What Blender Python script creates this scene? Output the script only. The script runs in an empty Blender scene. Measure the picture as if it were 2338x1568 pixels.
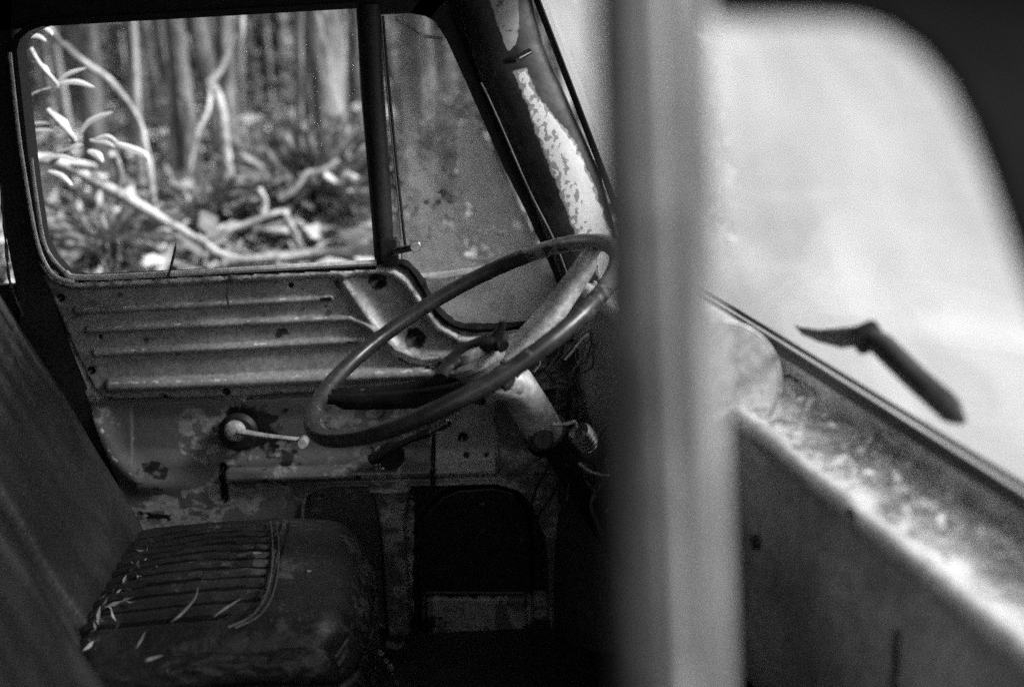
import bpy, bmesh, math, random
import numpy as np
from mathutils import Vector as V, Matrix, noise as mn
random.seed(7); rng = np.random.default_rng(7)
sc = bpy.context.scene
COL = sc.collection
# ------------------------------------------------------------------ camera
F = 3247.0; PITCH = math.radians(13.7); ROLL = math.radians(3.0); CAM = V((0, 0, 1.75))
cf = V((0, math.cos(PITCH), -math.sin(PITCH))); r0 = V((1, 0, 0)); u0 = V((0, math.sin(PITCH), math.cos(PITCH)))
cr = r0*math.cos(ROLL) - u0*math.sin(ROLL); cu = u0*math.cos(ROLL) + r0*math.sin(ROLL)
cam = bpy.data.cameras.new('camera'); co = bpy.data.objects.new('camera', cam); COL.objects.link(co)
co.matrix_world = Matrix(((cr.x, cu.x, -cf.x, CAM.x), (cr.y, cu.y, -cf.y, CAM.y), (cr.z, cu.z, -cf.z, CAM.z), (0, 0, 0, 1)))
cam.sensor_width = 36; cam.lens = 50; cam.clip_start = .02; cam.clip_end = 500
cam.dof.use_dof = True; cam.dof.focus_distance = 1.88; cam.dof.aperture_fstop = 3.1
sc.camera = co

def ray(px, py): return (cf + cr*((px-1169)/F) - cu*((py-784)/F))
def U(px, py, y=2.0):
    d = ray(px, py); return CAM + d*(y/d.y)
def UZ(px, py, z):
    d = ray(px, py); return CAM + d*((z-CAM.z)/d.z)
def UP(px, py, p, n):
    d = ray(px, py); return CAM + d*((p-CAM).dot(n)/d.dot(n))

# ------------------------------------------------------------------ materials (the photograph is black and white film: greys only)
def nt(name):
    m = bpy.data.materials.new(name); m.use_nodes = True
    t = m.node_tree; t.nodes.clear(); return m, t
def N(t, kind, **kw):
    n = t.nodes.new(kind)
    for k, v in kw.items():
        if k.startswith('i_'): n.inputs[k[2:].replace('_', ' ')].default_value = v
        else: setattr(n, k, v)
    return n
def g(v): return (v, v, v, 1)
def surf(name, base, dark=None, scale=9, rough=.5, bump=.15, bscale=40, contrast=(.45, .62), metallic=0, fleck=None, streak=None, attr=None, spec=.5, dist=.003):
    """grey procedural surface: broad mottling from base to dark, fine speckle, bump; attr names a painted mask of wear"""
    m, t = nt(name); L = t.links.new
    out = N(t, 'ShaderNodeOutputMaterial'); b = N(t, 'ShaderNodeBsdfPrincipled')
    L(b.outputs[0], out.inputs[0])
    b.inputs['Metallic'].default_value = metallic
    b.inputs['Specular IOR Level'].default_value = spec
    tc = N(t, 'ShaderNodeTexCoord'); mp = N(t, 'ShaderNodeMapping'); L(tc.outputs['Object'], mp.inputs[0])
    if streak: mp.inputs['Scale'].default_value = streak
    n1 = N(t, 'ShaderNodeTexNoise'); n1.inputs['Scale'].default_value = scale; n1.inputs['Detail'].default_value = 8; n1.inputs['Roughness'].default_value = .62
    L(mp.outputs[0], n1.inputs['Vector'])
    r1 = N(t, 'ShaderNodeValToRGB'); r1.color_ramp.elements[0].position = contrast[0]; r1.color_ramp.elements[1].position = contrast[1]
    r1.color_ramp.elements[0].color = g(base*.45 if dark is None else dark); r1.color_ramp.elements[1].color = g(base)
    L(n1.outputs[0], r1.inputs[0])
    n2 = N(t, 'ShaderNodeTexNoise'); n2.inputs['Scale'].default_value = bscale*2.3; n2.inputs['Detail'].default_value = 6
    L(mp.outputs[0], n2.inputs['Vector'])
    mr = N(t, 'ShaderNodeMapRange'); mr.inputs[1].default_value = .3; mr.inputs[2].default_value = .7; mr.inputs[3].default_value = .72; mr.inputs[4].default_value = 1.25
    L(n2.outputs[0], mr.inputs[0])
    mx = N(t, 'ShaderNodeMix', data_type='RGBA', blend_type='MULTIPLY'); mx.inputs[0].default_value = 1
    L(r1.outputs[0], mx.inputs[6]); L(mr.outputs[0], mx.inputs[7])
    col = mx.outputs[2]
    if fleck:
        n3 = N(t, 'ShaderNodeTexNoise'); n3.inputs['Scale'].default_value = fleck[1]; n3.inputs['Detail'].default_value = 5
        L(mp.outputs[0], n3.inputs['Vector'])
        r3 = N(t, 'ShaderNodeValToRGB'); r3.color_ramp.elements[0].position = fleck[2]; r3.color_ramp.elements[1].position = fleck[2]+.03
        L(n3.outputs[0], r3.inputs[0])
        m3 = N(t, 'ShaderNodeMix', data_type='RGBA'); L(r3.outputs[0], m3.inputs[0]); L(col, m3.inputs[6]); m3.inputs[7].default_value = g(fleck[0])
        col = m3.outputs[2]
    if attr:
        for an, val in attr:
            a = N(t, 'ShaderNodeAttribute', attribute_name=an)
            n4 = N(t, 'ShaderNodeTexNoise'); n4.inputs['Scale'].default_value = 55; n4.inputs['Detail'].default_value = 9; n4.inputs['Roughness'].default_value = .7
            L(tc.outputs['Object'], n4.inputs['Vector'])
            ad = N(t, 'ShaderNodeMath', operation='ADD'); L(a.outputs['Fac'], ad.inputs[0]); L(n4.outputs[0], ad.inputs[1])
            r4 = N(t, 'ShaderNodeMapRange'); r4.inputs[1].default_value = .97; r4.inputs[2].default_value = 1.06; L(ad.outputs[0], r4.inputs[0])
            m4 = N(t, 'ShaderNodeMix', data_type='RGBA'); L(r4.outputs[0], m4.inputs[0]); L(col, m4.inputs[6]); m4.inputs[7].default_value = g(val)
            col = m4.outputs[2]
    L(col, b.inputs['Base Color'])
    rr = N(t, 'ShaderNodeMapRange'); rr.inputs[3].default_value = max(.05, rough-.15); rr.inputs[4].default_value = min(1, rough+.2)
    L(n1.outputs[0], rr.inputs[0]); L(rr.outputs[0], b.inputs['Roughness'])
    bp = N(t, 'ShaderNodeBump'); bp.inputs['Strength'].default_value = bump; bp.inputs['Distance'].default_value = dist
    nb = N(t, 'ShaderNodeTexNoise'); nb.inputs['Scale'].default_value = bscale; nb.inputs['Detail'].default_value = 7
    L(mp.outputs[0], nb.inputs['Vector']); L(nb.outputs[0], bp.inputs['Height']); L(bp.outputs[0], b.inputs['Normal'])
    return m
def leafmat(name, c, rough=.4, tr=.35, var=.5):
    m, t = nt(name); L = t.links.new
    out = N(t, 'ShaderNodeOutputMaterial'); b = N(t, 'ShaderNodeBsdfPrincipled'); b.inputs['Roughness'].default_value = rough
    tl = N(t, 'ShaderNodeBsdfTranslucent'); mx = N(t, 'ShaderNodeMixShader'); mx.inputs[0].default_value = tr
    gi = N(t, 'ShaderNodeNewGeometry'); mr = N(t, 'ShaderNodeMapRange'); mr.inputs[3].default_value = c*(1-var); mr.inputs[4].default_value = c*(1+var)
    L(gi.outputs['Random Per Island'], mr.inputs[0]); L(mr.outputs[0], b.inputs['Base Color']); L(mr.outputs[0], tl.inputs[0])
    L(b.outputs[0], mx.inputs[1]); L(tl.outputs[0], mx.inputs[2]); L(mx.outputs[0], out.inputs[0])
    return m
def dirtyglass(name, lo, hi, scale, col=.75, trans=.7, clear=.9, contrast=(.35, .65), mask=None):
    """pane with a film of pale dirt: part clear, part light-scattering"""
    m, t = nt(name); L = t.links.new
    out = N(t, 'ShaderNodeOutputMaterial')
    tr = N(t, 'ShaderNodeBsdfTransparent'); tr.inputs[0].default_value = g(clear)
    df = N(t, 'ShaderNodeBsdfDiffuse'); tl = N(t, 'ShaderNodeBsdfTranslucent')
    tc = N(t, 'ShaderNodeTexCoord')
    n = N(t, 'ShaderNodeTexNoise'); n.inputs['Scale'].default_value = scale; n.inputs['Detail'].default_value = 9; n.inputs['Roughness'].default_value = .6; n.inputs['Distortion'].default_value = .4
    L(tc.outputs['Object'], n.inputs[0])
    r = N(t, 'ShaderNodeMapRange'); r.inputs[1].default_value = contrast[0]; r.inputs[2].default_value = contrast[1]; r.inputs[3].default_value = lo; r.inputs[4].default_value = hi
    L(n.outputs[0], r.inputs[0]); fac = r.outputs[0]
    if mask:
        a = N(t, 'ShaderNodeAttribute', attribute_name=mask)
        ad = N(t, 'ShaderNodeMath', operation='ADD', use_clamp=True)
        nn = N(t, 'ShaderNodeTexNoise'); nn.inputs['Scale'].default_value = 60; nn.inputs['Detail'].default_value = 6; L(tc.outputs['Object'], nn.inputs[0])
        mm = N(t, 'ShaderNodeMapRange'); mm.inputs[1].default_value = .35; mm.inputs[2].default_value = .65; mm.inputs[3].default_value = .55; mm.inputs[4].default_value = 1.2
        L(nn.outputs[0], mm.inputs[0])
        mu = N(t, 'ShaderNodeMath', operation='MULTIPLY'); L(a.outputs['Fac'], mu.inputs[0]); L(mm.outputs[0], mu.inputs[1])
        L(fac, ad.inputs[0]); L(mu.outputs[0], ad.inputs[1]); fac = ad.outputs[0]
    n5 = N(t, 'ShaderNodeTexNoise'); n5.inputs['Scale'].default_value = scale*.6; n5.inputs['Detail'].default_value = 5
    L(tc.outputs['Object'], n5.inputs[0])
    r5 = N(t, 'ShaderNodeMapRange'); r5.inputs[1].default_value = .3; r5.inputs[2].default_value = .7; r5.inputs[3].default_value = col*.72; r5.inputs[4].default_value = min(.97, col*1.36)
    L(n5.outputs[0], r5.inputs[0]); L(r5.outputs[0], df.inputs[0]); L(r5.outputs[0], tl.inputs[0])
    m1 = N(t, 'ShaderNodeMixShader'); m1.inputs[0].default_value = trans; L(df.outputs[0], m1.inputs[1]); L(tl.outputs[0], m1.inputs[2])
    m2 = N(t, 'ShaderNodeMixShader'); L(fac, m2.inputs[0]); L(tr.outputs[0], m2.inputs[1]); L(m1.outputs[0], m2.inputs[2])
    gl = N(t, 'ShaderNodeBsdfGlossy'); gl.inputs['Roughness'].default_value = .12
    fr = N(t, 'ShaderNodeFresnel'); fr.inputs[0].default_value = 1.35
    m3 = N(t, 'ShaderNodeMixShader'); L(fr.outputs[0], m3.inputs[0]); L(m2.outputs[0], m3.inputs[1]); L(gl.outputs[0], m3.inputs[2])
    L(m3.outputs[0], out.inputs[0])
    return m

M = {}
M['door'] = surf('door_paint', .38, .24, 6, .33, .25, 70, (.36, .56), fleck=(.05, 26, .66), attr=[('grime_dark', .13), ('rust_dark', .012), ('bare_lit', .8)], spec=.6)  # last mask: bare chips plus highlights painted on the raised edges
M['dark'] = surf('dark_frame_shade', .022, .012, 12, .5, .2, 60, fleck=(.09, 70, .7), spec=.35)  # dark parts; door frames near black, backlit shade put into the colour
M['black'] = surf('black_rubber', .014, .008, 20, .6, .3, 90, spec=.3)
M['pillar'] = surf('pillar_paint', .05, .02, 16, .35, .3, 60, attr=[('grey', .34), ('peel', .85)], spec=.6)
M['vinyl'] = surf('seat_vinyl', .032, .018, 9, .36, .35, 110, spec=.5, attr=[('dust', .08), ('stitch_shade', .006)])  # last mask: stitched pleat grooves with their shade painted near black
M['wheel'] = surf('wheel_bakelite', .055, .03, 14, .3, .2, 60, spec=.6, attr=[('worn_lit', .26)])  # mask mixes wear with light painted on the forward rim
M['spoke'] = surf('spoke_metal', .7, .4, 22, .38, .4, 80, metallic=.15)
M['column'] = surf('column_paint', .72, .45, 30, .45, .35, 60, fleck=(.05, 40, .68))
M['chrome'] = surf('dull_chrome', .75, .4, 30, .2, .1, 60, metallic=1)
M['bar'] = surf('window_bar_metal', .11, .045, 9, .45, .5, 50, (.42, .56), streak=(6, 6, 1.6), fleck=(.03, 8, .64))
M['bead'] = surf('window_bar_bead', .24, .10, 8, .35, .2, 50, streak=(6, 6, .8))
M['dash'] = surf('dash_paint', .70, .30, 5, .45, .4, 45, (.36, .62), attr=None)
M['shelf'] = surf('dash_shelf_paint', .85, .45, 22, .5, .4, 60, contrast=(.38, .5))
M['body'] = surf('body_paint', .10, .05, 5, .5, .3, 40, fleck=(.06, 16, .62))
M['inner'] = surf('cab_inner_metal', .035, .02, 9, .6, .3, 40)
M['mat'] = surf('rubber_mat', .06, .03, 18, .6, .5, 60)
M['bark'] = surf('bark_grey', .15, .03, 7, .85, .9, 22, (.42, .60), streak=(1, 1, .5), dist=.03)
M['bark_pale'] = surf('bark_pale', .26, .05, 8, .8, .7, 18, (.40, .58), streak=(1, 1, .6), dist=.02)
M['stick'] = surf('bare_wood', .25, .08, 20, .7, .5, 50, (.36, .55))
M['leaf'] = leafmat('leaf', .30, .35, .3, .4)
M['leaf_pale'] = leafmat('young_leaf', .42, .3, .4, .2)
M['litter'] = leafmat('dry_litter', .24, .6, .2, .8)
M['fern'] = leafmat('fern_leaf', .085, .35, .3, .8)
M['crown'] = leafmat('crown_leaf', .09, .45, .35, .5)
M['soil'] = surf('forest_floor', .05, .012, 3, .9, 1, 14, (.40, .6), dist=.05)
M['twig'] = surf('dark_twig', .03, .015, 40, .7, .4, 90)
M['sill'] = surf('edge_highlight_enamel', .85, .6, 20, .3, .2, 60)  # pale edges: their lit highlight is put into the colour
M['wglass'] = dirtyglass('dirty_windscreen', .66, .88, 4.0, .19, .93, .9)
M['qglass'] = dirtyglass('dirty_quarter_glass', .02, .16, 16, .98, .12, .9, (.4, .62), mask='dirt')

# ------------------------------------------------------------------ mesh helpers
def link(name, me, mat, parent=None, smooth=True):
    o = bpy.data.objects.new(name, me); COL.objects.link(o)
    if mat is not None: me.materials.append(mat)
    if smooth and len(me.polygons): me.polygons.foreach_set('use_smooth', [True]*len(me.polygons))
    if parent is not None:
        o.parent = parent
    return o
def mesh(verts, faces, name='m'):
    me = bpy.data.meshes.new(name); me.from_pydata([tuple(v) for v in verts], [], faces); me.update(); return me
class MB:
    def __init__(s): s.v = []; s.f = []
    def add(s, v, f):
        o = len(s.v); s.v += [tuple(x) for x in v]; s.f += [tuple(i+o for i in q) for q in f]; return s
    def box(s, c, h, ax=None):
        ax = ax or (V((1, 0, 0)), V((0, 1, 0)), V((0, 0, 1))); c = V(c)
        v = [c+ax[0]*h[0]*a+ax[1]*h[1]*b+ax[2]*h[2]*d for a in (-1, 1) for b in (-1, 1) for d in (-1, 1)]
        return s.add(v, [(0, 1, 3, 2), (4, 6, 7, 5), (0, 4, 5, 1), (2, 3, 7, 6), (0, 2, 6, 4), (1, 5, 7, 3)])
    def prism(s, pts, d, front=None):
        """polygon pts extruded by vector d"""
        n = len(pts); v = [V(p) for p in pts]+[V(p)+d for p in pts]
        return s.add(v, [tuple(range(n)), tuple(range(2*n-1, n-1, -1))]+[(i, i+n, (i+1) % n+n, (i+1) % n) for i in range(n)])
    def strip(s, A, B, d):
        """thick plate between two matching polylines"""
        n = len(A); v = [V(p) for p in A]+[V(p) for p in B]+[V(p)+d for p in A]+[V(p)+d for p in B]; f = []
        for i in range(n-1):
            f += [(i, i+1, n+i+1, n+i), (2*n+i+1, 2*n+i, 3*n+i, 3*n+i+1), (i+1, i, 2*n+i, 2*n+i+1), (n+i, n+i+1, 3*n+i+1, 3*n+i)]
        f += [(0, n, 3*n, 2*n), (n-1, 3*n-1, 4*n-1, 2*n-1)]
        return s.add(v, f)
    def tube(s, P, R, seg=10, flat=1.0, upv=None, wob=0, closed=False, caps=True):
        P = [V(p) for p in P]; n = len(P)
        R = R if hasattr(R, '__len__') else [R]*n
        ov = len(s.v); pu = None
        for i in range(n):
            a = P[(i-1) % n if closed else max(0, i-1)]; b = P[(i+1) % n if closed else min(n-1, i+1)]
            tg = (b-a).normalized()
            if upv is not None: w = V(upv)
            else: w = pu if pu is not None else (V((0, 0, 1)) if abs(tg.z) < .9 else V((1, 0, 0)))
            sd = tg.cross(w).normalized(); w2 = sd.cross(tg).normalized(); pu = w2
            for k in range(seg):
                t = 2*math.pi*k/seg
                r = R[i]
                if wob: r *= 1+wob*mn.noise(P[i]*(3/(r+.01)*.12)+V((math.cos(t), math.sin(t), 0))*1.2)
                s.v.append(tuple(P[i]+sd*math.cos(t)*r+w2*math.sin(t)*r*flat))
        m = n if closed else n-1
        for i in range(m):
            for k in range(seg):
                a = ov+i*seg+k; b = ov+i*seg+(k+1) % seg; j = (i+1) % n
                s.f.append((a, b, ov+j*seg+(k+1) % seg, ov+j*seg+k))
        if caps and not closed:
            s.f.append(tuple(ov+k for k in range(seg))[::-1]); s.f.append(tuple(ov+(n-1)*seg+k for k in range(seg)))
        return s
    def disc(s, c, ax, r, h, seg=28, prof=None):
        """turned body round axis ax; prof = [(radius factor, height factor)]"""
        ax = V(ax).normalized(); a = ax.orthogonal().normalized(); b = ax.cross(a)
        prof = prof or [(0, 0), (.9, 0), (1, .12), (1, .88), (.9, 1), (0, 1)]; o = len(s.v)
        for (rf, hf) in prof:
            for k in range(seg):
                t = 2*math.pi*k/seg; s.v.append(tuple(V(c)+ax*h*hf+(a*math.cos(t)+b*math.sin(t))*r*max(rf, .001)))
        for i in range(len(prof)-1):
            for k in range(seg): s.f.append((o+i*seg+k, o+i*seg+(k+1) % seg, o+(i+1)*seg+(k+1) % seg, o+(i+1)*seg+k))
        return s
    def build(s, name, mat, parent=None, smooth=True, bevel=0):
        me = mesh(s.v, s.f, name); o = link(name, me, mat, parent, smooth)
        if smooth: me.set_sharp_from_angle(angle=math.radians(38))
        if bevel:
            b = o.modifiers.new('bevel', 'BEVEL'); b.width = bevel; b.segments = 2; b.limit_method = 'ANGLE'
        return o
def spline(P, n=8, closed=False):
    P = [V(p) for p in P]; m = len(P); out = []
    rngs = range(m) if closed else range(m-1)
    for i in rngs:
        p0 = P[(i-1) % m] if closed or i > 0 else P[0]; p1 = P[i]; p2 = P[(i+1) % m]; p3 = P[(i+2) % m] if closed or i+2 < m else P[-1]
        for k in range(n):
            t = k/n; out.append(.5*((2*p1)+(p2-p0)*t+(2*p0-5*p1+4*p2-p3)*t*t+(3*p1-p0-3*p2+p3)*t**3))
    if not closed: out.append(P[-1])
    return out
def pp(L_, y=2.0, n=6, closed=False): return spline([U(a, b, y) for a, b in L_], n, closed)
def rbox(name, c, half, r, ax, disp, mat, parent, n=40, attrs=None, warp=None):
    """rounded padded block, displaced by disp(local unit pos, normal) -> metres"""
    vs = {}; verts = []; loc = []; faces = []
    def vid(p):
        k = tuple(round(x, 5) for x in p)
        if k not in vs: vs[k] = len(verts); verts.append(None); loc.append(V(p))
        return vs[k]
    for a in range(3):
        b, d = (a+1) % 3, (a+2) % 3
        for s in (-1, 1):
            for i in range(n):
                for j in range(n):
                    q = []
                    for (x, y) in ((i, j), (i+1, j), (i+1, j+1), (i, j+1)):
                        p = [0, 0, 0]; p[a] = s; p[b] = -1+2*x/n; p[d] = -1+2*y/n; q.append(vid(p))
                    faces.append(tuple(q if s > 0 else q[::-1]))
    for i, p in enumerate(loc):
        w = V((p.x*half[0], p.y*half[1], p.z*half[2])); q = V([max(-half[k]+r, min(half[k]-r, w[k])) for k in range(3)])
        nn = (w-q); nn = nn.normalized() if nn.length > 1e-7 else V((0, 0, 0)); pos = q+nn*r
        pos = pos+nn*disp(p, nn)
        pos = warp(p, pos) if warp else pos
        verts[i] = V(c)+ax[0]*pos.x+ax[1]*pos.y+ax[2]*pos.z
    me = mesh(verts, faces, name)
    if attrs:
        for an, fn in attrs.items():
            a = me.attributes.new(an, 'FLOAT', 'POINT'); a.data.foreach_set('value', [fn(p) for p in loc])
    return link(name, me, mat, parent)

def pdist(PX, PY, poly):
    """distance in px of grid points to a polyline"""
    D = np.full(PX.shape, 1e9)
    for (x0, y0), (x1, y1) in zip(poly[:-1], poly[1:]):
        dx, dy = x1-x0, y1-y0; t = np.clip(((PX-x0)*dx+(PY-y0)*dy)/(dx*dx+dy*dy), 0, 1)
        D = np.minimum(D, np.hypot(PX-x0-t*dx, PY-y0-t*dy))
    return D
def inside(PX, PY, poly):
    c = np.zeros(PX.shape, bool); n = len(poly)
    for i in range(n):
        x0, y0 = poly[i]; x1, y1 = poly[(i+1) % n]
        if y0 == y1: continue
        k = ((y0 > PY) != (y1 > PY)) & (PX < (x1-x0)*(PY-y0)/(y1-y0)+x0); c ^= k
    return c
def sd(PX, PY, poly):
    """signed distance to closed polygon, positive inside"""
    d = pdist(PX, PY, list(poly)+[poly[0]]); return np.where(inside(PX, PY, poly), d, -d)
def sst(x, a, b):
    t = np.clip((x-a)/(b-a), 0, 1); return t*t*(3-2*t)
def bumpf(D, w): return np.where(D < w, np.sqrt(np.clip(1-(D/w)**2, 0, 1)), 0)
def soft(D, w): return np.exp(-(D/w)**2)
def npn(PX, PY, s, seed=0, oct=4):
    """value noise"""
    out = np.zeros(PX.shape); amp = 1; tot = 0
    rs = np.random.RandomState(seed)
    for o in range(oct):
        G = rs.rand(64, 64); x = PX/s*(2**o); y = PY/s*(2**o)
        xi = np.floor(x).astype(int); yi = np.floor(y).astype(int); fx = x-xi; fy = y-yi; fx = fx*fx*(3-2*fx); fy = fy*fy*(3-2*fy)
        a = G[xi % 64, yi % 64]; b = G[(xi+1) % 64, yi % 64]; c = G[xi % 64, (yi+1) % 64]; d = G[(xi+1) % 64, (yi+1) % 64]
        out += amp*((a*(1-fx)+b*fx)*(1-fy)+(c*(1-fx)+d*fx)*fy); tot += amp; amp *= .5
    return out/tot
def relief(name, x0, x1, y0, y1, step, H, keep, mat, parent, Y=2.0, attrs=None, sub=None):
    """pressed sheet standing in the plane y=Y: H gives its relief in mm toward the cab, keep which part is metal"""
    xs = np.arange(x0, x1+step, step); ys = np.arange(y0, y1+step, step)
    PX, PY = np.meshgrid(xs.astype(float), ys.astype(float))
    h = H(PX, PY)/1000
    d = (np.array(cf)[None, None]+np.array(cr)[None, None]*((PX-1169)/F)[..., None]-np.array(cu)[None, None]*((PY-784)/F)[..., None])
    P = np.array(CAM)[None, None]+d*(Y/d[..., 1:2]); P[..., 1] -= h
    ny, nx = PX.shape; K = keep(PX, PY)
    idx = np.arange(ny*nx).reshape(ny, nx)
    q = K[:-1, :-1] & K[1:, :-1] & K[:-1, 1:] & K[1:, 1:]
    a = idx[:-1, :-1][q]; b = idx[:-1, 1:][q]; c = idx[1:, 1:][q]; e = idx[1:, :-1][q]
    fc = np.stack([a, e, c, b], 1)
    used = np.unique(fc); mp = -np.ones(ny*nx, int); mp[used] = np.arange(len(used)); fc = mp[fc]
    vv = P.reshape(-1, 3)[used]
    me = bpy.data.meshes.new(name); me.vertices.add(len(vv)); me.vertices.foreach_set('co', vv.ravel())
    me.loops.add(fc.size); me.polygons.add(len(fc)); me.loops.foreach_set('vertex_index', fc.ravel())
    me.polygons.foreach_set('loop_start', np.arange(0, fc.size, 4)); me.update(calc_edges=True); me.validate()
    if attrs:
        for an, fn in attrs.items():
            at = me.attributes.new(an, 'FLOAT', 'POINT'); at.data.foreach_set('value', fn(PX, PY).ravel()[used])
    return link(name, me, mat, parent)

# ------------------------------------------------------------------ the truck
truck = bpy.data.objects.new('abandoned_truck', None); COL.objects.link(truck)
truck['label'] = 'rusty abandoned truck cab with ribbed far door and steering wheel'
truck['category'] = 'truck'
LAT = V((-.17, 1, 0)).normalized(); FWD = V((1, .17, 0)).normalized(); UPV = V((0, 0, 1))
def empty(name, parent, label=None):
    o = bpy.data.objects.new(name, None); COL.objects.link(o); o.parent = parent
    if label: o['label'] = label
    return o

# --- far door ---------------------------------------------------------
WIN = [(45, 115), (52, 90), (72, 72), (100, 61), (815, 20), (838, 350), (858, 604), (400, 624), (190, 634), (150, 622), (120, 590), (98, 545), (82, 440), (72, 360)]
QTR = [(868, 37), (938, 33), (968, 38), (991, 52), (1017, 92), (1061, 188), (1148, 385), (1201, 489), (1231, 555), (1275, 660), (1303, 735), (1200, 742), (1110, 748), (1060, 745), (1022, 722), (990, 680), (955, 625), (925, 603), (918, 551), (899, 371), (879, 175)]
LIP = [(24, 120), (45, 300), (62, 420), (84, 540), (104, 596), (130, 630), (172, 645), (400, 636), (700, 620), (860, 612), (900, 616), (930, 638), (968, 695), (1002, 740), (1050, 768), (1110, 770), (1200, 757), (1310, 745)]
GRV = [(104, 648), (150, 760), (213, 888), (232, 906), (262, 914), (600, 905), (900, 893), (1010, 886)]
RDG = [(788, 640), (830, 705), (868, 758), (905, 792), (960, 814), (1080, 800), (1120, 790)]
RIBS = [([(178, 708), (500, 692), (756, 678)], 9, 9), ([(205, 751), (500, 737), (800, 724), (850, 748)], 9, 9), ([(222, 804), (500, 792), (826, 774)], 9, 9), ([(256, 878), (500, 869), (800, 856), (1090, 842)], 15, 14)]
ARCH = [(690, 1160), (700, 1132), (725, 1118), (762, 1111), (1000, 1108), (1130, 1104), (1185, 1120), (1215, 1150), (1250, 1240), (1270, 1700), (690, 1700)]
PANEL = [(1000, 1140), (1040, 1122), (1130, 1116), (1180, 1130), (1210, 1175), (1222, 1240), (1225, 1480), (1190, 1510), (980, 1510), (950, 1480), (945, 1250), (955, 1190)]
TRIM = [(104, 648), (150, 760), (213, 888), (232, 906), (262, 914), (600, 905), (900, 893), (1010, 886), (1330, 870), (1330, 600), (100, 600)]
HOLES = [(862, 640, 20), (950, 768, 17), (140, 680, 9), (210, 845, 9), (517, 893, 8), (738, 893, 7), (378, 905, 5), (820, 1085, 5), (1056, 1000, 9), (1065, 1040, 5), (1110, 1040, 4), (665, 650, 6), (230, 768, 5), (845, 795, 6)]
def Hdoor(X, Y):
    h = np.zeros(X.shape)
    h += (npn(X, Y, 260, 3, 3)-.5)*5+(npn(X, Y, 46, 5, 3)-.5)*.7+(npn(X, Y, 12, 8, 2)-.5)*.12
    h += 3*sst(sd(X, Y, TRIM), -3, 4)
    h -= 4.5*soft(pdist(X, Y, GRV), 4)
    for P, w, a in RIBS:
        h += a*bumpf(pdist(X, Y, P), w)
    h += 13*soft(pdist(X, Y, RDG), 17)
    h += 17*bumpf(pdist(X, Y, LIP), 15)
    # below the body line the sheet steps back, above the ledge it stands forward
    led = [(520, 1086), (800, 1079), (1125, 1068)]
    yl = np.interp(X, [0, 320, 520, 800, 1125, 1330], [700, 1098, 1098, 1091, 1082, 1078])
    h += 15*bumpf(pdist(X, Y, led), 16)
    h -= 4*sst(Y-yl, 0, 8)*sst(X, 480, 540)
    h -= 5*sst(1-np.abs((Y-990)/75), 0, .6)*(X > 300)
    h += 8*soft(pdist(X, Y, [(222, 965), (262, 1045), (322, 1102), (420, 1104)]), 24)*(1-.6*sst(X, 330, 430))
    r = np.hypot(X-800, (Y-945)); h -= 3.5*sst(74-r, -4, 5)
    h -= 5*soft(pdist(X, Y, [(990, 985), (988, 1104)]), 3.5)+4*soft(pdist(X, Y, [(1132, 960), (1140, 1104)]), 4)
    h -= 9*soft(pdist(X, Y, [(509, 1068), (512, 1138)]), 7)
    for (x, y, s) in HOLES: h -= 7*soft(np.hypot(X-x, Y-y), s*.8)
    # opening to the door cavity
    A = sd(X, Y, ARCH); PN = sd(X, Y, PANEL)
    h -= 34*sst(A, 0, 9); h += 5*soft(np.abs(A), 9)
    h += 14*sst(PN, 0, 12)
    post = 1-sst(np.abs(X-np.interp(Y, [1108, 1200, 1500], [890, 893, 912])), 22+20*soft(Y-1110, 60), 34+20*soft(Y-1110, 60))
    h += 28*post*(A > 0)
    h += 9*soft(np.hypot(X-875, Y-1195), 22)*(A > 0)
    h += 14*(sst(Y, 1368, 1374)-sst(Y, 1500, 1512))*sst(PN, 20, 26)
    return h
def keepdoor(X, Y):
    left = np.interp(Y, [600, 700, 800, 1000, 1200, 1568, 1700], [84, 124, 160, 232, 305, 360, 380])
    k = X > left
    k &= ~((sd(X, Y, QTR) > -4)) & ~(sd(X, Y, WIN) > -4)
    toplimit = np.interp(X, [0, 60, 110, 172, 860, 905, 935, 970, 1010, 1055, 1110, 1330], [560, 560, 600, 634, 600, 603, 625, 680, 726, 754, 756, 735])
    return k & (Y > toplimit)
def rust_dark_m(X, Y):
    r = np.zeros(X.shape)
    for (x, y, s) in HOLES: r = np.maximum(r, 1.05*np.exp(-(np.hypot(X-x, Y-y)/(s*1.25))**2))
    r = np.maximum(r, .75*soft(pdist(X, Y, [(990, 985), (988, 1104)]), 5))
    r = np.maximum(r, .9*soft(pdist(X, Y, [(509, 1065), (512, 1140)]), 8))
    r = np.maximum(r, .62*soft(pdist(X, Y, [(735, 680), (758, 678)]), 9))
    r = np.maximum(r, .75*soft(np.hypot(X-560, Y-990), 50))
    r = np.maximum(r, .58*soft(pdist(X, Y, [(920, 812), (1000, 832), (1090, 815)]), 12))
    r = np.maximum(r, .62*sst(sd(X, Y, ARCH), 0, 14)*sst(X, 930, 950)*(1-.9*sst(Y, 1368, 1374)*sst(X, 955, 965)))  # cavity recess toned near black through this mask
    r += .26*sst(npn(X, Y, 90, 21, 5), .52, .70)
    r += .13*sst(Y, 905, 925)*(1-.6*sst(X, 990, 1010))+.2*sst(npn(X, Y*3, 60, 31, 5), .48, .66)*(Y > 905)
    return r
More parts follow.
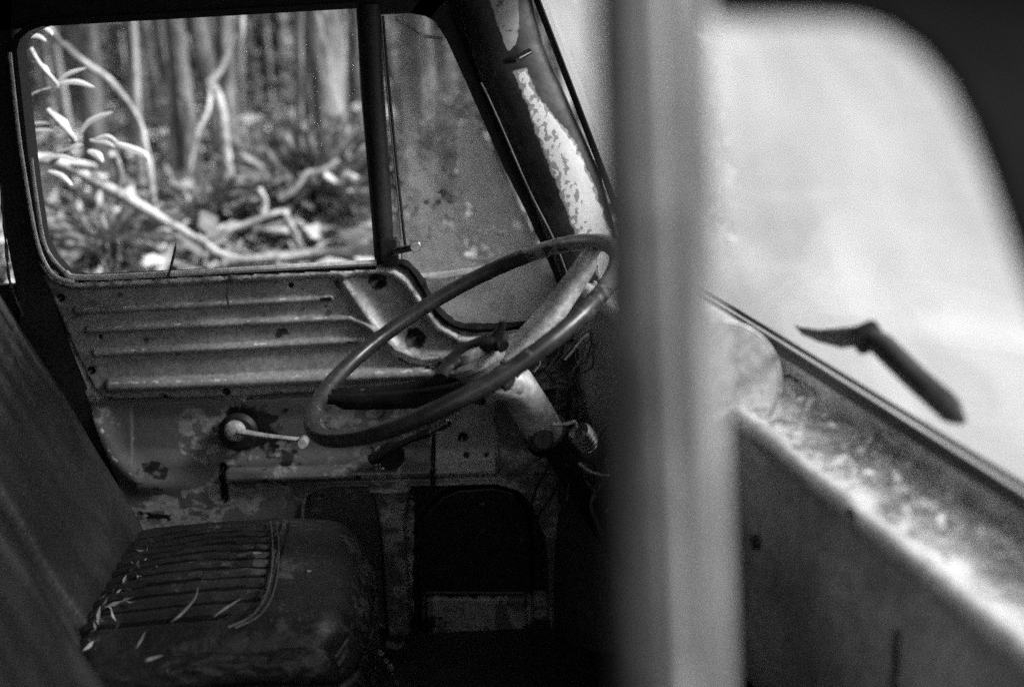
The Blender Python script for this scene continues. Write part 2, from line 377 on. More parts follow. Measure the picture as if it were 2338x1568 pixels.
def grime_dark_m(X, Y):
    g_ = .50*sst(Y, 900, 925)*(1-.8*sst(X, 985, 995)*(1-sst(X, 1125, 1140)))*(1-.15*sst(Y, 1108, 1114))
    g_ = np.maximum(g_, .56*sst(sd(X, Y, ARCH), 0, 10)*sst(np.abs(X-905), 34, 48)*(1-sst(Y, 1368, 1374)*sst(X, 955, 965)))  # cavity recess toned darker, post left out
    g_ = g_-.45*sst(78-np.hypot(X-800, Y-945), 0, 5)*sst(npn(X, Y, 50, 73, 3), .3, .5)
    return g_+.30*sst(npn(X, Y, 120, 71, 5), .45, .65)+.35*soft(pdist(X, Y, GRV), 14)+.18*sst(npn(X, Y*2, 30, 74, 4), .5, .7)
def bare_lit_m(X, Y):
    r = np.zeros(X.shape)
    for P_r, w_r, a_r in RIBS: r = np.maximum(r, .47*soft(pdist(X, Y+w_r*.55, P_r), w_r*.5))  # upper side of each rib paled: a painted highlight
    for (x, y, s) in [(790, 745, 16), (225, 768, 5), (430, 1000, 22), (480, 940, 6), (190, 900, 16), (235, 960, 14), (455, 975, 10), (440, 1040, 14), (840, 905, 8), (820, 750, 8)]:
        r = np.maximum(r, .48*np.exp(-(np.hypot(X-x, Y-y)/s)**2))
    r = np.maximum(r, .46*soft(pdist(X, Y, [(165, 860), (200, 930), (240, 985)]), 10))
    r = np.maximum(r, (.54+.10*sst(X, 860, 960))*soft(pdist(X, Y, LIP), 13)); r = np.maximum(r, .62*soft(pdist(X, Y, [(905, 800), (960, 822), (1100, 808)]), 20)); r = np.maximum(r, .52*soft(pdist(X, Y, [(795, 650), (905, 795)]), 14)); r = np.maximum(r, .40*soft(pdist(X, Y, [(520, 1082), (1120, 1068)]), 9)); r = np.maximum(r, .40*soft(pdist(X, Y, [(235, 980), (262, 1045), (322, 1095)]), 14))  # lip, ridge, ledge and corner pressing: highlights painted pale
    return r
door = relief('door', 60, 1330, 560, 1620, 2.5, Hdoor, keepdoor, M['door'], truck, attrs={'rust_dark': rust_dark_m, 'bare_lit': bare_lit_m, 'grime_dark': grime_dark_m})
door['label'] = 'far door with pressed ribs and rusted holes'

def flatring(loop, w_in, w_out, y0, y1, mat, name, parent):
    """rectangular-section frame round a loop given in image coordinates"""
    n = len(loop); c = (sum(p[0] for p in loop)/n, sum(p[1] for p in loop)/n)
    A = []; B = []
    for i in range(n):
        a = V(loop[i-1]); b = V(loop[(i+1) % n]); t = (b-a).normalized(); nn = V((t.y, -t.x))
        if nn.dot(V(loop[i])-V(c)) < 0: nn = -nn
        A.append(V(loop[i])-nn*w_in); B.append(V(loop[i])+nn*w_out)
    m = MB(); v = []
    for (L_, y) in ((A, y0), (B, y0), (B, y1), (A, y1)): v += [U(p.x, p.y, 2.0)+V((0, y, 0)) for p in L_]
    f = []
    for q in range(4):
        for i in range(n): f.append((q*n+i, q*n+(i+1) % n, ((q+1) % 4)*n+(i+1) % n, ((q+1) % 4)*n+i))
    return m.add(v, f).build(name, mat, parent)
def closedspl(L_, n=5): return [(p.x, p.y) for p in spline([V((a, b)) for a, b in L_], n, True)]
# frames of the two openings
wf = MB()
A_ = [U(*p) for p in [(46, 620), (20, 380), (-4, 160), (8, 60), (60, 20)]]; 
flatring([(p[0], p[1]) for p in WIN], 0, 16, -.012, .03, M['dark'], 'window_frame', door)
# header, rear upright, divider, slanted upright of the far door
m = MB()
m.strip([U(0, 72), U(100, 58), U(815, 18), U(868, 34), U(938, 31), U(985, 40)], [U(-120, -120), U(60, -120), U(700, -120), U(860, -120), U(1000, -120), U(1110, -120)], V((0, .035, 0)))
m.build('header_rail', M['dark'], door)
m = MB()
m.tube([U(842, 10)-V((0, .004, 0)), U(850, 200)-V((0, .004, 0)), U(866, 400)-V((0, .004, 0)), U(880, 600)-V((0, .004, 0))], [.0165, .0165, .0155, .0135], 12, .8, upv=(0, 1, 0))
m.tube([U(874, 36, 1.995), U(886, 180, 1.995), U(905, 371, 1.995), U(925, 560, 1.995)], .0022, 6)
m.build('divider_bar', M['dark'], door)
MB().tube([U(870, 36, 1.992), U(881, 180, 1.992), U(900, 371, 1.992), U(917, 545, 1.992)], .0013, 6).build('glass_channel', M['bead'], door)
sl_in = [(938, 31), (968, 36), (993, 50), (1019, 90), (1063, 186), (1150, 383), (1203, 487), (1233, 553), (1277, 658), (1306, 740)]
sl_out = [(1000, -60), (1030, -40), (1062, 0), (1082, 60), (1113, 170), (1196, 365), (1245, 480), (1278, 560), (1318, 660), (1345, 745)]
m = MB(); m.strip([U(*p) for p in sl_in], [U(*p) for p in sl_out], V((0, .03, 0)))
m.tube(pp([(1040, 30), (1060, 80), (1092, 160), (1174, 370), (1225, 480), (1262, 560), (1330, 720)], 1.994, 5), .006, 8)
m.build('slanted_upright', M['dark'], door)
MB().tube(pp([(1098, 190), (1113, 219), (1148, 297), (1209, 437), (1262, 542), (1300, 640)], 1.958, 5), .0018, 6).build('weather_strip', M['bar'], door)
# lip beads: rolled edge round the window and sill
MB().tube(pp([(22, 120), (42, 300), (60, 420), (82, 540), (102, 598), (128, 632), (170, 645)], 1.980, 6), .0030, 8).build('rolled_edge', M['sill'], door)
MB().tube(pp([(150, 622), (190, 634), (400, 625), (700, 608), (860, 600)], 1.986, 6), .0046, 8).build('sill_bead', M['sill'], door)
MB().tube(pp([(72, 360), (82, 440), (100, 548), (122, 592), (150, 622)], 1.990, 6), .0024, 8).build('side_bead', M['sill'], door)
# rubber seal torn under the quarter window
def ragged(L_, y, r, name, mat, parent, amp=.5, n=10):
    P = pp(L_, y, n); R = [r*(1+amp*mn.noise(p*90)) for p in P]
    return MB().tube(P, R, 8).build(name, mat, parent)
ragged([(905, 598), (932, 608), (958, 640), (985, 690), (1014, 724), (1055, 746), (1120, 748), (1200, 742), (1300, 733)], 1.984, .0062, 'torn_seal', M['black'], door, .35)
# quarter glass with its film of dirt and reflections painted pale into the mask
def dirt_reflect(X, Y):
    d = .05+.75*sst(npn(X, Y, 60, 44, 5), .50, .58)*sst(Y, 260, 560)
    d += 1.2*sst(npn(X, Y, 22, 45, 5), .44, .54)*soft(np.hypot((X-985)/45, (Y-500)/110), 1)
    d += 1.0*sst(Y-(585+.2*(X-1100)), 0, 30)
    tri = [(1062, 235), (1040, 330), (1038, 420), (1100, 500), (1200, 560), (1250, 600), (1160, 400)]  # pale triangle: a reflection painted in with the dirt
    d += (.45+.5*npn(X, Y, 40, 47, 5))*sst(sd(X, Y, tri), 0, 10)+.6*soft(pdist(X, Y, [(1040, 415), (1060, 445), (1095, 480)]), 6)
    d += .6*soft(X-(905+.10*Y), 14)*(Y < 420)*npn(X, Y, 50, 48, 3)*1.6+.6*soft(X-(955+.1*Y), 11)*(Y < 400)*npn(X, Y, 40, 49, 3)*1.6+.5*soft(np.hypot((X-945)/14, (Y-278)/22), 1)+.5*soft(np.hypot((X-935)/12, (Y-350)/14), 1)
    return np.clip(d, 0, .97)
qg = relief('quarter_window', 850, 1345, 20, 770, 5, lambda X, Y: X*0-2, lambda X, Y: sd(X, Y, QTR) > -10, M['qglass'], door, 2.006, attrs={'dirt': dirt_reflect})
so = qg.modifiers.new('thick', 'SOLIDIFY'); so.thickness = .004
qg['label'] = 'small quarter window pane smeared with pale dirt and painted reflections'
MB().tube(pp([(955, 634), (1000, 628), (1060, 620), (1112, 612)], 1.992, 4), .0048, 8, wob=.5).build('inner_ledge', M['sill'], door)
# window catch
m = MB(); m.tube([U(900, 574, 1.97), U(930, 568, 1.965), U(948, 563, 1.962)], [.0055, .005, .0048], 10); m.disc(U(949, 562, 1.958), (0, -1, .1), .0075, .006)
m.build('window_catch', M['chrome'], door)
MB().box(U(890, 575, 1.984), (.012, .008, .02)).build('catch_bracket', M['dark'], door, bevel=.002)
# winder
wd = MB(); wd.disc(U(545, 985, 1.995), (0, -1, 0), .029, .010, 32, [(0, 0), (1, 0), (1, .3), (.8, .9), (.45, 1), (0, 1)]); wd = wd.build('window_winder', M['dark'], door)
m = MB(); m.disc(U(537, 982, 1.984), (0, -1, 0), .0155, .012, 24, [(0, 0), (1, 0), (1, .4), (.86, .5), (.86, .8), (.6, 1), (0, 1)])
m.tube([U(545, 985, 1.975), U(600, 994, 1.968), U(660, 1001, 1.962), U(698, 1005, 1.96)], [.0062, .0048, .0042, .005], 10, .8)
m.disc(U(695, 1004, 1.962), (0, -1, .05), .0075, .022)
m.build('crank_arm', M['spoke'], door)
# door handle lever
m = MB(); m.tube([U(848, 1050, 1.97), U(880, 1032, 1.962), U(930, 1006, 1.958), U(985, 985, 1.955)], [.009, .006, .005, .006], 10)
m.build('lever_arm', M['dark'], door)
MB().tube([U(980, 988, 1.952), U(1003, 973, 1.95), U(1022, 962, 1.95), U(1030, 960, 1.95)], [.004, .0068, .009, .004], 12).build('lever_tip', M['chrome'], door)
m = MB(); m.disc(U(895, 1035, 1.985), (0, -1, 0), .019, .02); m.build('lever_boss', M['black'], door)
m = MB()
for k in range(5): m.tube([U(846+k*4, 1020+k*11, 1.978), U(856+k*4, 1026+k*11, 1.974), U(866+k*5, 1019+k*11, 1.976)], .0024, 6)
m.build('return_spring', M['chrome'], door)
# outer skin of far door and body side
m = MB()
m.box((-.27, 2.075, 1.02), (.62, .006, .355)); m.build('outer_skin', M['body'], door)

# --- rear pillar of the far side, with a gap onto the forest behind -----------
m = MB()
m.strip([U(30, -80), U(24, 100), U(46, 300), U(84, 540), U(104, 640), U(160, 790), U(250, 1010), U(330, 1220), U(380, 1600)],
        [U(-60, -80), U(-40, 100), U(-16, 300), U(14, 540), U(46, 700), U(40, 790), U(50, 1010), U(60, 1220), U(60, 1600)], V((0, .045, 0)))
rp = m.build('rear_pillar', M['inner'], truck)
m = MB(); m.strip([U(-140, -80), U(-140, 300), U(-140, 600), U(-140, 1600)], [U(-330, -80), U(-330, 300), U(-330, 600), U(-330, 1600)], V((0, .04, 0)))
m.build('rear_corner_panel', M['inner'], truck)
ragged([(2, 420), (8, 500), (14, 560), (22, 640), (44, 700), (52, 720)], 2.0, .0022, 'torn_edge_strip', M['bar'], truck, .9)
# outer frame dark ring between rear pillar and window
# --- far A pillar ---------------------------------------------------------
def pil(name, left, right, y, bulge, mat, parent, attrs=None, n=60, m_=22, dmm=0):
    """rounded post: lofted between two image polylines, bulging toward the cab"""
    def samp(L_, t):
        ys = [p[1] for p in L_]; yy = ys[0]+(ys[-1]-ys[0])*t; return np.interp(yy, ys, [p[0] for p in L_]), yy
    verts = []; faces = []; data = []
    for i in range(n+1):
        t = i/n; (xa, ya), (xb, yb) = samp(left, t), samp(right, t)
        for j in range(m_+1):
            s = j/m_; x = xa+(xb-xa)*s; yv = ya+(yb-ya)*s
            p = U(x, yv, y); p.y -= bulge*math.sqrt(max(0, 1-(2*s-1)**2)) ; verts.append(p); data.append((x, yv, s))
    for i in range(n):
        for j in range(m_):
            a = i*(m_+1)+j; faces.append((a, a+m_+1, a+m_+2, a+1))
    me = mesh(verts, faces, name)
    if attrs:
        X = np.array([d[0] for d in data]); Y = np.array([d[1] for d in data])
        for an, fn in attrs.items():
            a = me.attributes.new(an, 'FLOAT', 'POINT'); a.data.foreach_set('value', fn(X, Y))
    o = link(name, me, mat, parent); s_ = o.modifiers.new('thick', 'SOLIDIFY'); s_.thickness = .012; s_.offset = -1
    return o
PEEL = [(1172, 160), (1201, 150), (1227, 214), (1271, 271), (1310, 315), (1349, 402), (1393, 524), (1404, 590), (1398, 640), (1372, 655), (1350, 600), (1314, 538), (1297, 494), (1240, 350), (1205, 253)]
def peelm(X, Y): return np.clip(sst(sd(X, Y, PEEL)+14*(npn(X, Y, 16, 91, 5)-.5), -5, 12)*.75-.4*sst(npn(X+.3*Y, Y*.7, 7, 92, 6), .47, .60)*sst(np.interp(Y, [160, 530], [1222, 1352])-X, -12, 8), 0, 1)
GREYP = [(1105, -20), (1148, 105), (1161, 125), (1179, 105), (1190, 70), (1186, -20)]
pillar = pil('front_pillar', [(1000, -100), (1035, 0), (1080, 140), (1140, 290), (1222, 480), (1290, 660), (1335, 800), (1360, 900)],
    [(1180, -100), (1215, 0), (1240, 100), (1310, 260), (1372, 400), (1404, 520), (1440, 660), (1460, 900)], 1.985, .03, M['pillar'], truck,
    {'peel': peelm, 'grey': lambda X, Y: np.maximum(.62*sst(sd(X, Y, GREYP), -3, 8), .66*sst(sd(X, Y, PEEL), -16, 8))}, 300, 70)
pillar['label'] = 'far front pillar with paint peeled to a pale strip'
MB().tube([U(1150, 140, 1.93), U(1178, 136, 1.925), U(1212, 116, 1.93)], [.004, .0055, .004], 8).build('pillar_clamp', M['dark'], pillar)
MB().tube([U(1185, 132, 1.922), U(1212, 117, 1.926)], [.0015, .0022], 6).build('clamp_screw', M['chrome'], pillar)
# windscreen plane
PA = U(1231, 0, 1.98); PB = U(1402, 446, 1.98)
WN = LAT.cross(PB-PA).normalized()
pd = (PB-PA).normalized()
W0 = U(1412, 592, 1.98)
def WS(px, py): return UP(px, py, PA, WN)
# bound: far edge line through PA/PB; near edge 1.62 m nearer; base z
zb = W0.z; k0 = (zb-PA.z)/pd.z; k1 = (1.80-PA.z)/pd.z
FB = PA+pd*k0; FT = PA+pd*k1; NB = FB-LAT*1.47; NT = FT-LAT*1.47
gx, gz = 90, 30
verts = [FB+(NB-FB)*(i/gx)+(FT-FB)*(j/gz) for i in range(gx+1) for j in range(gz+1)]
faces = [(i*(gz+1)+j, (i+1)*(gz+1)+j, (i+1)*(gz+1)+j+1, i*(gz+1)+j+1) for i in range(gx) for j in range(gz)]
ws = link('windscreen', mesh(verts, faces), M['wglass'], truck)
ws['label'] = 'windscreen glass clouded with pale dirt'
clear = bpy.data.materials.new('clear_edge'); 
# seals round the windscreen
m = MB(); m.tube([FT-WN*0, FB], .011, 10, .7); m.build('windscreen_seal', M['black'], ws)
m = MB(); m.tube([FT+FWD*.009, FB+FWD*.009+UPV*0], .005, 8); m.build('seal_insert', M['bar'], ws)
seal = MB(); seal.tube([FB+UPV*.001, NB+UPV*.001], .009, 10, .8); seal.build('lower_seal', M['mat'], ws)
m = MB(); m.tube([FB+V((-.004, 0, .016)), NB+V((-.004, 0, .016))], .0035, 8); m.build('lower_seal_insert', M['mat'], ws)
MB().strip([FB, FB-UPV*.034], [NB, NB-UPV*.034], FWD*.006).build('scuttle_strip', M['dash'], ws)
MB().tube([FT, NT], .02, 10).build('upper_seal', M['black'], ws)
# wiper outside the glass
off = WN if WN.x > 0 else -WN
m = MB(); wp = [WS(a, b)-off*.014 for a, b in [(1846, 730), (1856, 736), (1868, 744), (1900, 752), (1960, 756), (2020, 752), (2050, 775), (2120, 840), (2200, 912), (2235, 940)]]
m.tube(spline(wp, 4), [.003]*8+[.006]*4+[.0075]*25, 8) if False else m.tube(wp, [.0008, .0018, .0035, .006, .008, .0095, .010, .0085, .0105, .004], 14, wob=.55)
wiper = m.build('wiper', M['mat'], truck); wiper['label'] = 'bent dark wiper arm against the dirty windscreen'
MB().disc(wp[5]-off*.012, off, .012, .02).build('wiper_pivot', M['black'], wiper)

# --- dashboard ------------------------------------------------------------
zs = zb-.024
M['shelf_litter'] = leafmat('shelf_litter', .6, .6, .2, .6)
E1 = UZ(1640, 920, zs); E0 = E1+LAT*((FB-E1).dot(LAT)-.0); E2 = E1-LAT*(.885)
def wob(p): return mn.noise(p*6)*.006
dash = None
# face: pressed panel dropping from the shelf edge
n = 60; rows = [(0, 0), (.002, -.008), (0, -.022), (-.012, -.05), (-.016, -.12), (-.005, -.2), (.03, -.3), (.07, -.34)]
verts = []; faces = []
for i in range(n+1):
    p = E0+(E2-E0)*(i/n)
    for (dx, dz) in rows:
        q = p+FWD*dx+UPV*dz; q = q+FWD*mn.noise(q*9)*.004; verts.append(q)
for i in range(n):
    for j in range(len(rows)-1):
        a = i*len(rows)+j; faces.append((a, a+1, a+len(rows)+1, a+len(rows)))
dash = link('dashboard', mesh(verts, faces), M['dash'], truck); dash.modifiers.new('s', 'SOLIDIFY').thickness = .003
# shelf between dash edge and glass, curling lip
verts = []; faces = []
rows = 9
for i in range(n*2+1):
    p = E0+(E2-E0)*(i/(2*n)); wdt = (FB-p).dot(FWD)+.03
    for j in range(rows):
        t = j/(rows-1); q = p+FWD*(wdt*t)+UPV*(-.006*math.sin(t*3.1)+.002*mn.noise(p*30+V((t*4, 0, 0)))); verts.append(q+FWD*(.004*mn.noise(p*25) if j == 0 else 0))
for i in range(n*2):
    for j in range(rows-1):
        a = i*rows+j; faces.append((a, a+rows, a+rows+1, a+1))
shelf = link('dash_shelf', mesh(verts, faces), M['shelf'], dash); shelf.modifiers.new('s', 'SOLIDIFY').thickness = .002
m = MB(); P_ = [E0+(E2-E0)*(i/80) for i in range(81)]
m.tube([p+UPV*.003+V((mn.noise(p*20)*.002, 0, mn.noise(p*33)*.0012)) for p in P_], [.0105*(1+.25*mn.noise(p*40)) for p in P_], 10)
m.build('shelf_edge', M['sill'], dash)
for tt_ in (.30, .52):
    p = E0+(E2-E0)*tt_-FWD*.017-UPV*.085; MB().disc(p+FWD*.004, -FWD, .007, .006, 16).build('dash_bolt', M['mat'], dash)
for tt_ in (.47, .70):
    p = E0+(E2-E0)*tt_-FWD*.0135; MB().tube([p-UPV*.045, p-UPV*.12-FWD*.003, p-UPV*.2+FWD*.01], .0022, 6).build('dash_seam', M['mat'], dash)
# gauge pod
pc = E1+LAT*.02+UPV*(-.012)-FWD*.0
m = MB(); c = UP(1592, 848, E1, LAT)
m.disc(c+LAT*.10-FWD*.0, -LAT, .062, .16, 48, [(0, 0), (1, 0), (1, .9), (.985, .98), (.94, 1.0), (0, 1.0)])
m.build('gauge_pod', M['dash'], dash)
MB().tube([c-LAT*.058+(FWD*math.cos(t)+UPV*math.sin(t))*.0615 for t in np.linspace(-.6, 2.6, 40)], .0016, 6).build('pod_rim', M['spoke'], dash)
# dark slots/clips in shelf edge
for (a, b, c_, d) in [(1808, 1045, 1862, 1088), (1930, 1160, 1960, 1190)]:
    p, q = UZ(a, b, zs+.006), UZ(c_, d, zs+.006)
    MB().tube([p, (p+q)/2+UPV*.002, q], [.0015, .0035, .001], 8).build('clip', M['black'], dash)
# litter on the shelf : uncountable
def quads(name, C, S, mat, flatness=.3, asp=.4, curl=True, seed=1):
    """many small leaf-shaped faces (folded diamonds)"""
    r = np.random.default_rng(seed); k = len(C)
    d = r.normal(size=(k, 3)); d[:, 2] *= flatness; d /= np.linalg.norm(d, axis=1)[:, None]
    e = r.normal(size=(k, 3)); e[:, 2] *= flatness; e -= (e*d).sum(1)[:, None]*d; e /= np.linalg.norm(e, axis=1)[:, None]
    nn = np.cross(d, e); S = np.asarray(S)[:, None]
    a = C-d*S; b = C+e*S*asp+nn*S*.12; c = C+d*S-nn*S*.25; f = C-e*S*asp+nn*S*.12
    vv = np.stack([a, b, c, f], 1).reshape(-1, 3); fc = np.arange(4*k).reshape(k, 4)
    me = bpy.data.meshes.new(name); me.vertices.add(4*k); me.vertices.foreach_set('co', vv.ravel())
    me.loops.add(4*k); me.polygons.add(k); me.loops.foreach_set('vertex_index', fc.ravel()); me.polygons.foreach_set('loop_start', np.arange(0, 4*k, 4))
    me.update(calc_edges=True); return me
k = 2600; tt = rng.random(k)**.8; E = np.array(E0)[None]+(np.array(E2)-np.array(E0))[None]*tt[:, None]
wd_ = (FB-E1).dot(FWD); dens = rng.random(k)
Cn = E+np.array(FWD)[None]*(.008+(wd_-.004)*rng.random(k)**.8)[:, None]+np.array([0, 0, 1])[None]*(.001+.010*rng.random(k)**2)[:, None]
clump = np.array([mn.noise(V(c)*28) for c in Cn]); keep_ = clump > -.12
Cn = Cn[keep_]
lit = link('leaf_litter', quads('leaf_litter', Cn, .0025+.0075*rng.random(len(Cn))**2, M['litter'], .35, .45, seed=5), M['shelf_litter'])
lit['kind'] = 'stuff'; lit['label'] = 'dry leaf litter scattered along the ledge below the windscreen'; lit['category'] = 'leaf litter'

# --- steering -------------------------------------------------------------
sa, sy = math.radians(26.46), math.radians(11.87); SR = .2033
HC = U(1055, 765, 1.62)
sn = V((-math.sin(sa)*math.cos(sy), -math.sin(sa)*math.sin(sy), math.cos(sa))); sf = V((math.cos(sa)*math.cos(sy), math.cos(sa)*math.sin(sy), math.sin(sa))); ss = sn.cross(sf)
sw = empty('steering_wheel', truck)
def onw(px, py, up=0): 
    p = UP(px, py, HC+sn*up, sn); return p
nr = 200; P_ = [HC+sf*SR*math.cos(t)+ss*SR*math.sin(t) for t in np.linspace(0, 2*math.pi, nr, endpoint=False)]
R_ = [.0100*(1+.015*math.sin(i/nr*2*math.pi*44)+.04*mn.noise(P_[i]*30)) for i in range(nr)]
m = MB().tube(P_, R_, 16, closed=True); me = mesh(m.v, m.f)
a = me.attributes.new('worn_lit', 'FLOAT', 'POINT'); a.data.foreach_set('value', [.30+.16*mn.noise(V(v)*14)+.42*max(0, (V(v)-HC).dot(sf)/SR)**2+.05*max(0, -(V(v)-HC).dot(sf)/SR)**3 for v in m.v])  # noise is wear; the paler forward side is painted light
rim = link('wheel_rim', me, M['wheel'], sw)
hubp = onw(1150, 800, -.03)
hub = HC-sn*.045
HB = UP(1140, 815, hub, sn)
# the hub sits on the wheel axis; sheet-metal spokes rise from it to the rim
HB = HC-sn*.052
m = MB(); m.tube(spline([U(1180, 880, 1.64), U(1180, 880, 1.64)*.5+HB*.5, HB, HB+sn*.014, HB+sn*.022, HB+sn*.025], 4), list(np.interp(np.linspace(0, 5, 21), [0, 1, 2, 3, 4, 5], [.0225, .0225, .026, .036, .036, .026])), 36); m.disc(HB+sn*.02, sn, .024, .016, 36, [(0, 0), (1, 0), (1, .5), (.8, .9), (0, 1)]); m.build('wheel_hub', M['spoke'], sw)
def spoke(ang, mat, name, w0=.034, w1=.013, groove=True):
    d = sf*math.cos(ang)+ss*math.sin(ang); sdv = sn.cross(d)
    n = 26; verts = []; faces = []
    cols = [-1, -.72, -.45, -.2, 0, .2, .45, .72, 1]; zz = [-.018, .0, .004, -.003, -.009, -.003, .004, 0, -.018] if groove else [-.008, 0, .003, .004, .004, .004, .003, 0, -.008]
    for i in range(n+1):
        t = i/n; r = .02+(SR-.02)*t; h = -.052+.052*t**1.5; w = w0+(w1-w0)*t**.7
        c = HC+d*r+sn*(h+.002)
        for s, z in zip(cols, zz): verts.append(c+sdv*w*s*(1+.06*mn.noise(c*40))+sn*z*(.9 if t < .9 else .5))
    k = len(cols)
    for i in range(n):
        for j in range(k-1): faces.append((i*k+j, (i+1)*k+j, (i+1)*k+j+1, i*k+j+1))
    o = link(name, mesh(verts, faces), mat, sw); o.modifiers.new('s', 'SOLIDIFY').thickness = .004; return o
def angof(px, py):
    p = onw(px, py)-HC; return math.atan2(p.dot(ss), p.dot(sf))
spoke(angof(1345, 562), M['spoke'], 'wheel_spoke', .046, .0135)
spoke(angof(785, 880), M['dark'], 'wheel_spoke')
spoke(angof(1120, 890), M['dark'], 'wheel_spoke')
# column
cdir = (-sn); CA = HB-sn*.012
c1 = U(1180, 880, 1.64); c2 = U(1243, 985, 1.70)
m = MB(); m.tube([CA, c1, c1*.5+c2*.5, c2], [.020, .0232, .0245, .0245], 28, caps=True)
colm = m.build('steering_column', M['column'], truck)
ax = (c2-c1).normalized()
m = MB(); m.disc(c2-ax*.003, ax, .029, .02, 28, [(.9, 0), (1, .1), (1, .9), (.9, 1), (0, 1)]); m.tube([c2+ax*.012, c2+ax*.35], [.016, .014], 16)
m.build('column_clamp', M['dark'], colm)
m = MB(); m.disc(U(1240, 1003, 1.665), (0, -1, .2), .0135, .012, 24, [(0, 0), (1, 0), (1, .5), (.8, .8), (.6, .85), (0, .7)]); m.tube([U(1228, 1028, 1.67), U(1213, 1012, 1.67), U(1213, 992, 1.67), U(1230, 975, 1.67), U(1250, 972, 1.67)], .0035, 8)
m.build('clamp_bolt', M['mat'], colm)
MB().tube(pp([(1262, 968), (1280, 969), (1300, 966), (1312, 962), (1318, 975)], 1.66, 5), [.0035]*18+[.003]*3, 8, .6).build('clamp_lip', M['spoke'], colm)
# ignition barrel / switch with threads
b0, b1 = U(1322, 985, 1.66), U(1358, 1035, 1.68); bx_ = (b1-b0).normalized()
m = MB()
for i in range(5): m.disc(b0+(b1-b0)*(i*.14), bx_, .0155 if i < 4 else .013, .004, 24, [(.8, 0), (1, .5), (.8, 1)])
m.tube([b0, b0+(b1-b0)*.7], .012, 16); sw_ = m.build('threaded_switch', M['chrome'], colm)
MB().disc(b0+(b1-b0)*.65, bx_, .0165, .02, 24).build('switch_body', M['mat'], colm)
MB().tube(pp([(1322, 1056), (1345, 1074), (1370, 1083), (1392, 1086)], 1.68, 5), .0022, 8).build('bent_rod', M['spoke'], colm)
MB().tube([U(1130, 770, 1.6), U(1147, 745, 1.6), U(1148, 733, 1.6)], [.006, .0045, .005], 10).build('stalk', M['dark'], colm)
# arched horn bracket left of the hub, with the eye-shaped gap
P_ = [onw(a, b, -.02) for a, b in [(1005, 862), (1020, 838), (1060, 806), (1105, 785), (1140, 780), (1150, 792)]]
MB().tube(spline(P_, 6), [.009]*8+[.0125]*18+[.008]*5, 12, .6).build('horn_bracket', M['dark'], sw)
# wiring and torn lagging behind the wheel
dashk = empty('dash_wiring', truck)
for i in range(15):
    x0 = random.uniform(1250, 1420); y0 = random.uniform(880, 1010); P = [(x0, y0)]
    for j in range(5): P.append((P[-1][0]+random.uniform(-34, 26), P[-1][1]+random.uniform(14, 70)))
    MB().tube(pp(P, random.uniform(1.72, 1.86), 5), random.uniform(.0012, .0028), 6).build('wire', random.choice([M['mat'], M['dark'], M['bar'], M['dark']]), dashk)
for i in range(22):
    x0 = random.uniform(1225, 1370); y0 = random.uniform(750, 800)+.0; P = [(x0, y0)]
    for j in range(3): P.append((P[-1][0]+random.uniform(-26, 4), P[-1][1]+random.uniform(10, 34)))
    MB().tube(pp(P, random.uniform(1.72, 1.80), 4), random.uniform(.0007, .0018), 5).build('loose_fibre', random.choice([M['bar'], M['spoke'], M['bar']]), dashk)
# torn insulation pad
def Hpad(X, Y): return 60+18*npn(X, Y, 40, 61, 4)+26*(npn(X+Y, Y, 14, 62, 4)-.5)
PADP = [(1190, 800), (1260, 755), (1310, 745), (1350, 700), (1372, 640), (1400, 600), (1470, 620), (1480, 1130), (1400, 1120), (1330, 1060), (1280, 1000), (1250, 900), (1210, 860)]
relief('torn_lagging', 1180, 1480, 600, 1160, 4, Hpad, lambda X, Y: sd(X, Y, PADP)+18*(npn(X, Y, 24, 66, 3)-.5) > 0, surf('lagging', .38, .08, 30, .9, 1, 80, (.45, .6), dist=.006), dashk, 1.95)
# floor, bulkhead, footwell
m = MB()
m.box((-.2, 1.25, .80), (.68, .80, .012)); fl = m.build('cab_floor', M['inner'], truck)
m = MB(); m.strip([V((.30, 2.02, .80)), V((.22, 2.02, 1.0)), V((.17, 2.02, 1.36))], [V((.58, .42, .80)), V((.50, .42, 1.0)), V((.46, .42, 1.36))], V((.01, 0, 0)))
m.build('bulkhead', M['inner'], truck)
m = MB(); m.strip([V((-.82, .30, .80)), V((-.82, .30, 1.80))], [V((-.82, 2.09, .80)), V((-.82, 2.09, 1.80))], V((-.02, 0, 0))); rw = m.build('rear_wall', M['inner'], truck)
# roof, gently crowned
verts = []; faces = []
for i in range(13):
    for j in range(13):
        s = i/12; t = j/12; x = -.84+s*(.94+.0); y0 = .33+.10*s; y1 = 2.07; y = y0+(y1-y0)*t; x2 = x-.17*(y-1.98)*s
        verts.append((x2, y, 1.80+.05*(1-(2*s-1)**4)*(1-(2*t-1)**4)))
for i in range(12):
    for j in range(12): a = i*13+j; faces.append((a, a+13, a+14, a+1))
roof = link('roof', mesh(verts, faces), M['body'], truck); roof.modifiers.new('s', 'SOLIDIFY').thickness = .02
roof.data.materials.append(M['inner'])
